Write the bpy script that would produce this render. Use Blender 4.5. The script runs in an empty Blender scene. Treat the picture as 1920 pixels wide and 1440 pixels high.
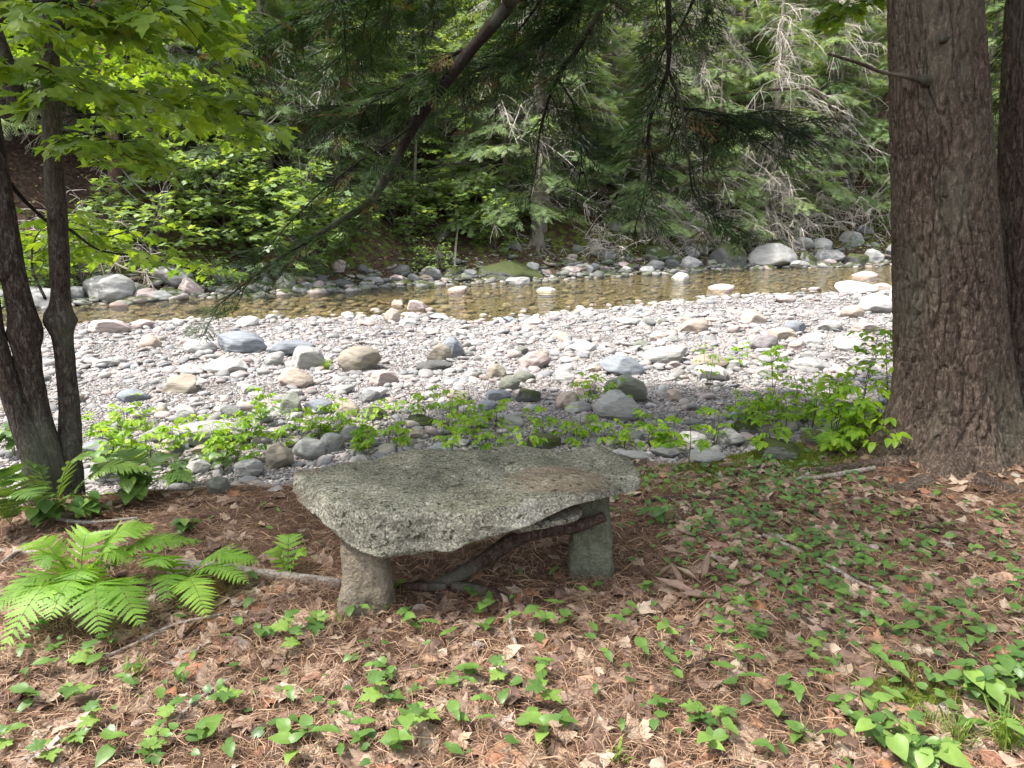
import bpy, math, random
import numpy as np

# ------------------------------------------------------------------ camera, sky, sun
S = bpy.context.scene
COL = S.collection
PITCH = math.radians(14.0)
CAMH = 1.55
cam_d = bpy.data.cameras.new('camera')
cam_d.sensor_width = 36.0
cam_d.lens = 26.0
cam_d.clip_start = 0.05
cam_d.clip_end = 600
cam = bpy.data.objects.new('camera', cam_d)
cam.location = (0, 0, CAMH)
cam.rotation_euler = (math.pi / 2 - PITCH, 0, 0)
COL.objects.link(cam)
S.camera = cam

SUN_AZ, SUN_EL = math.radians(-102), math.radians(61)     # azimuth from +Y (away from the camera), towards +X
W = bpy.data.worlds.new('World')
S.world = W
W.use_nodes = True
wn = W.node_tree
wn.nodes.clear()
sky = wn.nodes.new('ShaderNodeTexSky')
sky.sky_type = 'NISHITA'
sky.sun_disc = False
sky.sun_elevation = SUN_EL
sky.sun_rotation = SUN_AZ
sky.dust_density = 2.5
bg = wn.nodes.new('ShaderNodeBackground')
bg.inputs['Strength'].default_value = 0.15
wo = wn.nodes.new('ShaderNodeOutputWorld')
hs = wn.nodes.new('ShaderNodeHueSaturation')      # thin white overcast over the blue
hs.inputs['Saturation'].default_value = 0.35
wn.links.new(sky.outputs[0], hs.inputs['Color'])
wn.links.new(hs.outputs[0], bg.inputs[0])
wn.links.new(bg.outputs[0], wo.inputs[0])

sun_d = bpy.data.lights.new('sun', 'SUN')
sun_d.energy = 2.1
sun_d.angle = math.radians(2.0)
sun_d.color = (1.0, 0.955, 0.88)
sun = bpy.data.objects.new('sun', sun_d)
sx, sy, sz = math.sin(SUN_AZ) * math.cos(SUN_EL), math.cos(SUN_AZ) * math.cos(SUN_EL), math.sin(SUN_EL)
from mathutils import Vector
sun.rotation_euler = Vector((sx, sy, sz)).to_track_quat('Z', 'Y').to_euler()
sun.location = (sx * 50, sy * 50, sz * 50)
COL.objects.link(sun)

S.view_settings.view_transform = 'Standard'
S.view_settings.look = 'None'
S.view_settings.exposure = 1.92
S.view_settings.gamma = 1.0
S.cycles.max_bounces = 7
S.cycles.diffuse_bounces = 3
S.cycles.glossy_bounces = 2
S.cycles.transmission_bounces = 3
S.cycles.transparent_max_bounces = 6
S.cycles.use_denoising = True
S.cycles.caustics_reflective = False
S.cycles.caustics_refractive = False

rng = np.random.default_rng(7)
random.seed(7)

# ------------------------------------------------------------------ numeric helpers
def _hash(ix, iy, iz, seed):
    h = (ix * 374761393 + iy * 668265263 + iz * 2147483647 + seed * 1274126177) & 0xFFFFFFFF
    h = ((h ^ (h >> 13)) * 1274126177) & 0xFFFFFFFF
    h = ((h ^ (h >> 16)) * 2246822519) & 0xFFFFFFFF
    return ((h ^ (h >> 15)) & 0xFFFFFF) / float(0xFFFFFF)

def vnoise(P, seed=0):
    P = np.asarray(P, float)
    F = np.floor(P)
    f = P - F
    f = f * f * (3 - 2 * f)
    I = F.astype(np.int64)
    x, y, z = I[..., 0], I[..., 1], I[..., 2]
    r = 0
    for dx in (0, 1):
        wx = f[..., 0] if dx else 1 - f[..., 0]
        for dy in (0, 1):
            wy = f[..., 1] if dy else 1 - f[..., 1]
            for dz in (0, 1):
                wz = f[..., 2] if dz else 1 - f[..., 2]
                r = r + wx * wy * wz * _hash(x + dx, y + dy, z + dz, seed)
    return r * 2 - 1

def fbm(P, octs=4, seed=0):
    P = np.asarray(P, float)
    a, s, r = 0.5, 1.0, 0
    for o in range(octs):
        r = r + a * vnoise(P * s + 17.3 * o, seed + o)
        a *= 0.5
        s *= 2.03
    return r

def sstep(a, b, x):
    t = np.clip((x - a) / (b - a), 0, 1)
    return t * t * (3 - 2 * t)

FPX = 1920 * 26 / 36.0
cp, sp = math.cos(PITCH), math.sin(PITCH)
CAMP = np.array([0, 0, CAMH])

def ray(px, py):
    a, b = (px - 960) / FPX, (720 - py) / FPX
    return np.array([a, cp + b * sp, -sp + b * cp])

def at_z(px, py, z):
    d = ray(px, py)
    return CAMP + d * ((z - CAMH) / d[2])

def at_y(px, py, y):
    d = ray(px, py)
    return CAMP + d * (y / d[1])

def depth_of(P):
    return P[..., 1] * cp - (P[..., 2] - CAMH) * sp

def to_px(P):
    P = np.asarray(P, float)
    dz = P[..., 2] - CAMH
    dep = P[..., 1] * cp - dz * sp
    up = P[..., 1] * sp + dz * cp
    dep = np.where(dep < 0.01, 0.01, dep)
    return 960 + FPX * P[..., 0] / dep, 720 - FPX * up / dep

# ------------------------------------------------------------------ the lie of the land
WZ = -1.0
_near = [(-400, 650), (0, 632), (150, 622), (330, 612), (520, 604), (640, 606), (740, 608), (880, 612), (960, 607), (1040, 597), (1120, 590), (1300, 573), (1500, 561), (1680, 548), (1900, 540), (2300, 530)]
_far = [(-400, 610), (50, 574), (150, 570), (300, 560), (480, 550), (640, 541), (760, 532), (1000, 523), (1170, 513), (1400, 501), (1680, 495), (1900, 490), (2300, 480)]
_edge = [(-900, 1010), (0, 955), (300, 932), (600, 905), (900, 893), (1250, 872), (1450, 845), (1600, 815), (1900, 795), (2600, 760)]
def _curve(pts, z):
    q = np.array([at_z(a, b, z) for a, b in pts])
    return q[:, 0], q[:, 1]
NX, NY = _curve(_near, WZ)
FX, FY = _curve(_far, WZ)
EX, EY = _curve(_edge, 0.0)
def _ext(x, X, Y):
    x = np.asarray(x, float)
    y = np.interp(x, X, Y)
    y = y + np.where(x < X[0], (x - X[0]) * 0.35, 0) + np.where(x > X[-1], (x - X[-1]) * 0.35, 0)
    return y
def y_near(x): return _ext(x, NX, NY) + 0.9 * fbm(np.stack([np.asarray(x, float) * 0.8, np.zeros_like(np.asarray(x, float)), np.zeros_like(np.asarray(x, float))], -1), 3, 3)
def y_far(x): return np.maximum(_ext(x, FX, FY), _ext(x, NX, NY) + 2.5)
def y_edge(x):
    x = np.asarray(x, float)
    return np.interp(x, EX, EY) + 0.25 * fbm(np.stack([x * 1.7, x * 0, x * 0], -1), 3, 11)

def H(x, y):
    x = np.asarray(x, float)
    y = np.asarray(y, float)
    ye, yn, yf = y_edge(x), y_near(x), y_far(x)
    P = np.stack([x, y, x * 0], -1)
    z = 0.035 * fbm(P * 1.3, 3, 5) + 0.012 * fbm(P * 9, 2, 6)
    # mound at the foot of the big hemlock
    z = z + 0.10 * np.exp(-(((x - 2.7) / 0.7) ** 2 + ((y - 4.4) / 0.6) ** 2))
    s = y - ye
    z = z - 0.36 * sstep(-0.05, 0.8, s)
    t = np.clip((y - ye - 0.6) / np.maximum(yn - ye - 0.6, 1), 0, 1)
    bar = 0.05 * fbm(P * 0.55, 3, 8) + 0.02 * fbm(P * 3, 3, 9)
    z = z - t * 0.56 + np.where(s > 0.6, bar * np.clip((s - 0.6), 0, 1) * (1 - t), 0)
    w = np.clip((y - yn) / np.maximum(yf - yn, 1), 0, 1)
    inriv = sstep(0, 0.06, w)
    z = np.where(y > yn, np.minimum(z, -0.985) * 1.0 + 0.10 * fbm(P * 0.9, 4, 12) * np.exp(-3 * w) - 0.20 * np.sin(np.pi * np.clip(w, 0, 1) ** 1.3) - 0.02 * inriv, z)
    b = y - yf
    rise = 0.75 * sstep(-0.25, 2.6, b) + np.where(b > 2.0, (b - 2.0) * 0.62, 0)
    rise = rise + np.where(b > 0, np.clip(b / 4, 0, 1) * (0.5 * fbm(P * 0.35, 3, 21) + 0.15 * fbm(P * 1.6, 3, 22)), 0)
    z = np.where(b > -0.25, np.maximum(z, WZ - 0.12) + rise, z)
    return z

def ground_hit(px, py):
    d = ray(px, py)
    t = np.concatenate([np.linspace(1.2, 8, 500), np.linspace(8, 70, 1600)])
    P = CAMP + d[None] * t[:, None]
    below = P[:, 2] < H(P[:, 0], P[:, 1])
    i = int(np.argmax(below)) if below.any() else len(t) - 1
    p = P[i]
    p[2] = float(H(p[0], p[1]))
    return p

# ------------------------------------------------------------------ mesh helpers
class Acc:
    def __init__(self):
        self.v, self.t, self.k, self.n = [], [], [], 0
    def add(self, V, T, tint=0.5):
        V = np.asarray(V, np.float32).reshape(-1, 3)
        T = np.asarray(T, np.int64).reshape(-1, 3)
        self.v.append(V)
        self.t.append(T + self.n)
        if np.isscalar(tint):
            self.k.append(np.full(len(V), tint, np.float32))
        else:
            self.k.append(np.asarray(tint, np.float32))
        self.n += len(V)
    def scatter(self, V, T, M, off, tint):
        """V (n,3) template; M (m,3,3); off (m,3); tint (m,)"""
        V = np.asarray(V, np.float32)
        m = len(off)
        if m == 0: return
        X = np.einsum('mij,nj->mni', np.asarray(M, np.float32), V) + np.asarray(off, np.float32)[:, None, :]
        TT = (np.asarray(T)[None] + (np.arange(m) * len(V))[:, None, None]).reshape(-1, 3)
        self.add(X.reshape(-1, 3), TT, np.repeat(np.asarray(tint, np.float32), len(V)))
    def mesh(self, name, mat, smooth=True):
        V = np.concatenate(self.v); T = np.concatenate(self.t); K = np.concatenate(self.k)
        me = bpy.data.meshes.new(name)
        me.vertices.add(len(V)); me.vertices.foreach_set('co', V.ravel())
        me.loops.add(len(T) * 3); me.loops.foreach_set('vertex_index', T.ravel().astype(np.int32))
        me.polygons.add(len(T))
        me.polygons.foreach_set('loop_start', np.arange(0, len(T) * 3, 3, dtype=np.int32))
        me.polygons.foreach_set('loop_total', np.full(len(T), 3, dtype=np.int32))
        me.polygons.foreach_set('use_smooth', np.full(len(T), smooth, dtype=bool))
        a = me.attributes.new('tint', 'FLOAT', 'POINT')
        a.data.foreach_set('value', K)
        me.materials.append(mat)
        me.update(calc_edges=True)
        return me
    def build(self, name, mat, parent=None, smooth=True):
        return link(name, self.mesh(name, mat, smooth), parent)

def link(name, me, parent=None, loc=None):
    o = bpy.data.objects.new(name, me)
    COL.objects.link(o)
    if parent is not None: o.parent = parent
    if loc is not None: o.location = loc
    return o

def tag(o, label=None, cat=None, group=None, kind=None):
    if label: o['label'] = label
    if cat: o['category'] = cat
    if group: o['group'] = group
    if kind: o['kind'] = kind
    return o

def empty(name, loc=(0, 0, 0)):
    o = bpy.data.objects.new(name, None)
    o.empty_display_size = 0.1
    COL.objects.link(o)
    o.location = loc
    return o

def copy_tree(o, parent=None):
    kids = list(o.children)
    c = o.copy()
    COL.objects.link(c)
    if parent is not None: c.parent = parent
    for ch in kids: copy_tree(ch, c)
    return c

def spline(pts, n):
    P = np.asarray(pts, float)
    if len(P) < 3:
        t = np.linspace(0, 1, n)[:, None]
        return P[0] * (1 - t) + P[-1] * t
    Q = np.vstack([2 * P[0] - P[1], P, 2 * P[-1] - P[-2]])
    out = []
    for u in np.linspace(0, len(P) - 1 - 1e-6, n):
        i = int(u); t = u - i
        a, b, c, d = Q[i], Q[i + 1], Q[i + 2], Q[i + 3]
        out.append(0.5 * ((2 * b) + (c - a) * t + (2 * a - 5 * b + 4 * c - d) * t * t + (3 * b - a - 3 * c + d) * t ** 3))
    return np.array(out)

def nrm(v):
    return v / np.maximum(np.linalg.norm(v, axis=-1, keepdims=True), 1e-9)

def tube(path, rad, sides=8, caps=True, disp=None):
    P = np.asarray(path, float); n = len(P)
    r = np.broadcast_to(np.asarray(rad, float), (n,)).copy()
    T = nrm(np.gradient(P, axis=0))
    up = np.array([0, 0, 1.0]) if abs(T[0][2]) < 0.9 else np.array([0, -1.0, 0])
    u = up - T[0] * np.dot(up, T[0]); u /= np.linalg.norm(u)
    Us = [u]
    for i in range(1, n):
        u = Us[-1] - T[i] * np.dot(Us[-1], T[i]); u /= max(np.linalg.norm(u), 1e-9)
        Us.append(u)
    U = np.array(Us); Vv = np.cross(T, U)
    a = np.arange(sides) * 2 * math.pi / sides
    D = U[:, None, :] * np.cos(a)[None, :, None] + Vv[:, None, :] * np.sin(a)[None, :, None]
    R = np.repeat(r[:, None], sides, 1)
    X = P[:, None, :] + D * R[..., None]
    if disp is not None:
        R = R + disp(X, a[None, :] + 0 * R, R)
        X = P[:, None, :] + D * R[..., None]
    V = X.reshape(-1, 3)
    i = np.arange(n - 1)[:, None] * sides; j = np.arange(sides)[None, :]; j2 = (j + 1) % sides
    A, B, Cc, Dd = i + j, i + j2, i + sides + j2, i + sides + j
    F = np.concatenate([np.stack([A, B, Cc], -1).reshape(-1, 3), np.stack([A, Cc, Dd], -1).reshape(-1, 3)])
    if caps:
        k = len(V)
        V = np.vstack([V, P[0], P[-1]])
        j = np.arange(sides); j2 = (j + 1) % sides
        F = np.vstack([F, np.stack([np.full(sides, k), j2, j], -1), np.stack([np.full(sides, k + 1), (n - 1) * sides + j, (n - 1) * sides + j2], -1)])
    return V, F

def frames(N, yaw, rnd=None):
    """rotation matrices whose local z is N and whose local y points along yaw"""
    N = nrm(np.asarray(N, float))
    Y = np.stack([np.cos(yaw), np.sin(yaw), np.zeros_like(yaw)], -1)
    Y = nrm(Y - N * (N * Y).sum(-1, keepdims=True))
    X = np.cross(Y, N)
    return np.stack([X, Y, N], -1)

# ------------------------------------------------------------------ node materials
def mat_base(name):
    m = bpy.data.materials.new(name)
    m.use_nodes = True
    nt = m.node_tree
    for n in list(nt.nodes): nt.nodes.remove(n)
    out = nt.nodes.new('ShaderNodeOutputMaterial')
    return m, nt, out

def N(nt, t, **kw):
    n = nt.nodes.new(t)
    for k, v in kw.items():
        if k in n.inputs.keys(): n.inputs[k].default_value = v
        else: setattr(n, k, v)
    return n

def ramp(nt, stops, interp='LINEAR'):
    r = nt.nodes.new('ShaderNodeValToRGB')
    cr = r.color_ramp
    cr.interpolation = interp
    while len(cr.elements) > 1: cr.elements.remove(cr.elements[-1])
    cr.elements[0].position = stops[0][0]; cr.elements[0].color = (*stops[0][1], 1)
    for p, c in stops[1:]:
        e = cr.elements.new(p); e.color = (*c, 1)
    return r

def mixc(nt, fac, a, b, mode='MIX'):
    m = nt.nodes.new('ShaderNodeMix'); m.data_type = 'RGBA'; m.blend_type = mode
    for sock, val in ((m.inputs[0], fac), (m.inputs[6], a), (m.inputs[7], b)):
        if hasattr(val, 'is_linked') or hasattr(val, 'links'): nt.links.new(val, sock)
        elif isinstance(val, (int, float)): sock.default_value = val
        else: sock.default_value = (*val, 1)
    return m.outputs[2]

def tex(nt, kind, scale, co=None, stretch=None, **kw):
    n = nt.nodes.new(kind)
    if 'Scale' in n.inputs: n.inputs['Scale'].default_value = scale
    for k, v in kw.items():
        if k in n.inputs.keys(): n.inputs[k].default_value = v
        else: setattr(n, k, v)
    if co is None:
        co = nt.nodes.new('ShaderNodeTexCoord').outputs['Object']
    if stretch is not None:
        mp = nt.nodes.new('ShaderNodeMapping')
        mp.inputs['Scale'].default_value = stretch
        nt.links.new(co, mp.inputs[0]); co = mp.outputs[0]
    nt.links.new(co, n.inputs['Vector'])
    return n

def attr(nt, name='tint'):
    a = nt.nodes.new('ShaderNodeAttribute'); a.attribute_name = name
    return a.outputs['Fac']

def bump(nt, h, strength, dist, prev=None):
    b = nt.nodes.new('ShaderNodeBump')
    b.inputs['Strength'].default_value = strength
    b.inputs['Distance'].default_value = dist
    nt.links.new(h, b.inputs['Height'])
    if prev is not None: nt.links.new(prev, b.inputs['Normal'])
    return b.outputs[0]

def principled(nt, out, col, rough=0.8, normal=None, spec=0.3):
    p = nt.nodes.new('ShaderNodeBsdfPrincipled')
    if isinstance(col, tuple): p.inputs['Base Color'].default_value = (*col, 1)
    else: nt.links.new(col, p.inputs['Base Color'])
    if isinstance(rough, (int, float)): p.inputs['Roughness'].default_value = rough
    else: nt.links.new(rough, p.inputs['Roughness'])
    p.inputs['Specular IOR Level'].default_value = spec
    if normal is not None: nt.links.new(normal, p.inputs['Normal'])
    if out is not None: nt.links.new(p.outputs[0], out.inputs[0])
    return p

def leaf_mat(name, stops, transl=0.45, rough=0.42, spec=0.4, tgain=1.5):
    m, nt, out = mat_base(name)
    r = ramp(nt, stops)
    nt.links.new(attr(nt), r.inputs[0])
    nz = tex(nt, 'ShaderNodeTexNoise', 30, Detail=2.0)
    c = mixc(nt, 0.35, r.outputs[0], ramp_from(nt, nz.outputs[0], [(0.3, (0.55, 0.6, 0.5)), (0.7, (1.35, 1.3, 1.2))]), 'MULTIPLY')
    p = principled(nt, None, c, rough, None, spec)
    t = nt.nodes.new('ShaderNodeBsdfTranslucent')
    tc = mixc(nt, 1.0, c, (tgain * 1.15, tgain * 1.1, tgain * 0.35), 'MULTIPLY')
    nt.links.new(tc, t.inputs[0])
    mx = nt.nodes.new('ShaderNodeMixShader')
    mx.inputs[0].default_value = transl
    nt.links.new(p.outputs[0], mx.inputs[1]); nt.links.new(t.outputs[0], mx.inputs[2])
    nt.links.new(mx.outputs[0], out.inputs[0])
    return m

def ramp_from(nt, sock, stops, interp='LINEAR'):
    r = ramp(nt, stops, interp)
    nt.links.new(sock, r.inputs[0])
    return r.outputs[0]

STONE_STOPS = [(0.0, (0.16, 0.157, 0.155)), (0.16, (0.25, 0.24, 0.235)), (0.30, (0.20, 0.20, 0.21)), (0.42, (0.31, 0.265, 0.25)), (0.55, (0.35, 0.33, 0.32)), (0.68, (0.30, 0.24, 0.22)), (0.78, (0.19, 0.19, 0.185)), (0.88, (0.40, 0.38, 0.365)), (1.0, (0.27, 0.235, 0.20))]
BANK_STOPS = [(0.0, (0.10, 0.10, 0.09)), (0.3, (0.20, 0.20, 0.19)), (0.5, (0.13, 0.14, 0.10)), (0.7, (0.28, 0.27, 0.26)), (0.85, (0.24, 0.18, 0.16)), (1.0, (0.38, 0.37, 0.35))]

def stone_mat(name, per_object, moss=0.0, wet=False, stops=None):
    m, nt, out = mat_base(name)
    if per_object:
        c0 = nt.nodes.new('ShaderNodeObjectInfo').outputs['Color']
    else:
        c0 = ramp_from(nt, attr(nt), stops or STONE_STOPS)
    n1 = tex(nt, 'ShaderNodeTexNoise', 3.0, stretch=(1, 1, 3.5), Detail=6.0, Roughness=0.65, Distortion=0.6)
    n2 = tex(nt, 'ShaderNodeTexNoise', 60, Detail=4.0, Roughness=0.7)
    n3 = tex(nt, 'ShaderNodeTexVoronoi', 9.0, Randomness=1.0)
    c = mixc(nt, 0.8, c0, ramp_from(nt, n1.outputs[0], [(0.25, (0.55, 0.54, 0.53)), (0.5, (1, 1, 1)), (0.75, (1.35, 1.33, 1.3))]), 'MULTIPLY')
    c = mixc(nt, 0.6, c, ramp_from(nt, n2.outputs[0], [(0.3, (0.75, 0.75, 0.75)), (0.7, (1.2, 1.2, 1.2))]), 'MULTIPLY')
    if moss > 0:
        geo = nt.nodes.new('ShaderNodeNewGeometry')
        sep = nt.nodes.new('ShaderNodeSeparateXYZ'); nt.links.new(geo.outputs['Normal'], sep.inputs[0])
        nm = tex(nt, 'ShaderNodeTexNoise', 2.2, Detail=5.0)
        ad = nt.nodes.new('ShaderNodeMath'); ad.operation = 'MULTIPLY_ADD'
        nt.links.new(sep.outputs[2], ad.inputs[0]); ad.inputs[1].default_value = 0.35; nt.links.new(nm.outputs[0], ad.inputs[2])
        f = ramp_from(nt, ad.outputs[0], [(0.78 - moss * 0.25, (0, 0, 0)), (0.86 - moss * 0.2, (1, 1, 1))])
        nm2 = tex(nt, 'ShaderNodeTexNoise', 90, Detail=2.0)
        mc = ramp_from(nt, nm2.outputs[0], [(0.3, (0.022, 0.03, 0.010)), (0.7, (0.075, 0.088, 0.028))])
        c = mixc(nt, f, c, mc)
    nb = bump(nt, n1.outputs[0], 0.5, 0.03)
    nb = bump(nt, n2.outputs[0], 0.4, 0.004, nb)
    principled(nt, out, c, 0.35 if wet else 0.82, nb, 0.5 if wet else 0.25)
    return m

M = {}
M['stone'] = stone_mat('river_stone', True)
M['mossy'] = stone_mat('mossy_stone', True, 1.0)
M['gravel'] = stone_mat('gravel_stones', False)
M['rubble'] = stone_mat('bank_stones', False, 0.2, stops=BANK_STOPS)
M['leaf_maple'] = leaf_mat('maple_leaf', [(0, (0.07, 0.14, 0.015)), (0.5, (0.145, 0.235, 0.03)), (1, (0.25, 0.34, 0.05))], 0.48, 0.5)
M['leaf_herb'] = leaf_mat('herb_leaf', [(0, (0.06, 0.125, 0.035)), (0.5, (0.11, 0.20, 0.045)), (1, (0.19, 0.29, 0.065))], 0.22, 0.40, 0.4)
M['leaf_sap'] = leaf_mat('sapling_leaf', [(0, (0.10, 0.22, 0.018)), (0.5, (0.19, 0.34, 0.025)), (1, (0.30, 0.43, 0.04))], 0.5, 0.45)
M['fern'] = leaf_mat('fern_leaf', [(0, (0.12, 0.25, 0.03)), (0.6, (0.20, 0.37, 0.05)), (1, (0.28, 0.44, 0.07))], 0.4, 0.5)
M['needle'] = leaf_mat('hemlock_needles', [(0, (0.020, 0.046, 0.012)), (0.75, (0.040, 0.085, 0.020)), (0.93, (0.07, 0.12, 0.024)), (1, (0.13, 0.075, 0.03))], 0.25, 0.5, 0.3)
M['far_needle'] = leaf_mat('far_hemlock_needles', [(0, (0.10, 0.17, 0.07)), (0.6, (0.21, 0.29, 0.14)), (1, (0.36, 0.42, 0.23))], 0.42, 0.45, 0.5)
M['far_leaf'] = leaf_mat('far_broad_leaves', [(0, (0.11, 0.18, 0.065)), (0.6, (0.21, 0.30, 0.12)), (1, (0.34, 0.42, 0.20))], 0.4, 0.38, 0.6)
M['grass'] = leaf_mat('grass_blade', [(0, (0.09, 0.17, 0.03)), (1, (0.25, 0.34, 0.07))], 0.4, 0.5)
M['moss'] = leaf_mat('moss_shoots', [(0, (0.06, 0.085, 0.012)), (1, (0.20, 0.23, 0.035))], 0.3, 0.8, 0.1)
M['dead'] = leaf_mat('dead_leaf', [(0, (0.07, 0.042, 0.034)), (0.2, (0.15, 0.095, 0.075)), (0.42, (0.27, 0.185, 0.145)), (0.62, (0.38, 0.28, 0.215)), (0.78, (0.46, 0.37, 0.295)), (0.86, (0.31, 0.14, 0.07)), (0.93, (0.27, 0.14, 0.105)), (1, (0.38, 0.35, 0.335))], 0.12, 0.6, 0.25, 1.0)
M['duff'] = leaf_mat('pine_duff', [(0, (0.10, 0.055, 0.035)), (0.5, (0.25, 0.145, 0.095)), (1, (0.46, 0.32, 0.22))], 0.05, 0.6, 0.2, 1.0)

def bark_mat(name, dark, mid, lite, scale=14, stretch=(1, 1, 0.22), lichen=0.3, bd=0.02, lich=(0.20, 0.22, 0.16)):
    m, nt, out = mat_base(name)
    v = tex(nt, 'ShaderNodeTexVoronoi', scale, stretch=stretch, feature='DISTANCE_TO_EDGE')
    n1 = tex(nt, 'ShaderNodeTexNoise', scale * 1.5, stretch=(1, 1, 0.3), Detail=6.0, Roughness=0.7, Distortion=1.0)
    n2 = tex(nt, 'ShaderNodeTexNoise', 2.5, stretch=(1, 1, 0.5), Detail=4.0)
    n3 = tex(nt, 'ShaderNodeTexNoise', 90, Detail=3.0, Roughness=0.7)
    c = ramp_from(nt, n1.outputs[0], [(0.32, dark), (0.5, mid), (0.68, lite)])
    fr = ramp_from(nt, v.outputs[0], [(0.0, (0.35, 0.33, 0.32)), (0.09, (1, 1, 1))])
    c = mixc(nt, 0.35, c, fr, 'MULTIPLY')
    c = mixc(nt, 0.7, c, ramp_from(nt, n3.outputs[0], [(0.3, (0.6, 0.6, 0.6)), (0.7, (1.4, 1.4, 1.4))]), 'MULTIPLY')
    lf = ramp_from(nt, n2.outputs[0], [(0.55 - lichen * 0.2, (0, 0, 0)), (0.7 - lichen * 0.2, (0.75, 0.75, 0.75))])
    c = mixc(nt, lf, c, mixc(nt, 0.6, lich, c))
    nb = bump(nt, v.outputs[0], 0.7, bd)
    nb = bump(nt, n1.outputs[0], 0.7, bd, nb)
    nb = bump(nt, n3.outputs[0], 0.4, bd * 0.2, nb)
    principled(nt, out, c, 0.9, nb, 0.15)
    return m
M['bark_hemlock'] = bark_mat('hemlock_bark', (0.026, 0.019, 0.015), (0.068, 0.049, 0.038), (0.175, 0.135, 0.108), 36, (1, 1, 0.42), 0.35, 0.008, (0.105, 0.11, 0.08))
M['bark_maple'] = bark_mat('maple_bark', (0.014, 0.010, 0.009), (0.042, 0.031, 0.026), (0.13, 0.115, 0.098), 45, (1, 1, 0.25), 0.3, 0.006)
M['bark_limb'] = bark_mat('limb_bark', (0.010, 0.008, 0.007), (0.020, 0.015, 0.012), (0.05, 0.04, 0.033), 60, (1, 1, 1), 0.1, 0.003)
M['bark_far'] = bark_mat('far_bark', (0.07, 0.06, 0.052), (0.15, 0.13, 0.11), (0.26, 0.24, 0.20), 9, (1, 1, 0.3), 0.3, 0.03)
M['bark_stump'] = bark_mat('old_stump_bark', (0.035, 0.022, 0.018), (0.10, 0.062, 0.045), (0.19, 0.13, 0.10), 7, (1, 1, 0.2), 0.0, 0.05)
M['dead_wood'] = bark_mat('weathered_wood', (0.12, 0.10, 0.09), (0.28, 0.24, 0.21), (0.45, 0.40, 0.36), 50, (1, 1, 1), 0.0, 0.003)
M['stick'] = bark_mat('brown_stick_wood', (0.018, 0.012, 0.010), (0.052, 0.034, 0.027), (0.12, 0.085, 0.068), 40, (0.4, 1, 1), 0.0, 0.006)
m, nt, out = mat_base('pale_dead_twig')
principled(nt, out, ramp_from(nt, attr(nt), [(0, (0.22, 0.19, 0.16)), (1, (0.50, 0.46, 0.40))]), 0.8, None, 0.2)
M['twig'] = m
m, nt, out = mat_base('green_stem')
principled(nt, out, ramp_from(nt, attr(nt), [(0, (0.06, 0.04, 0.02)), (1, (0.14, 0.20, 0.04))]), 0.6, None, 0.3)
M['stem'] = m

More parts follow.
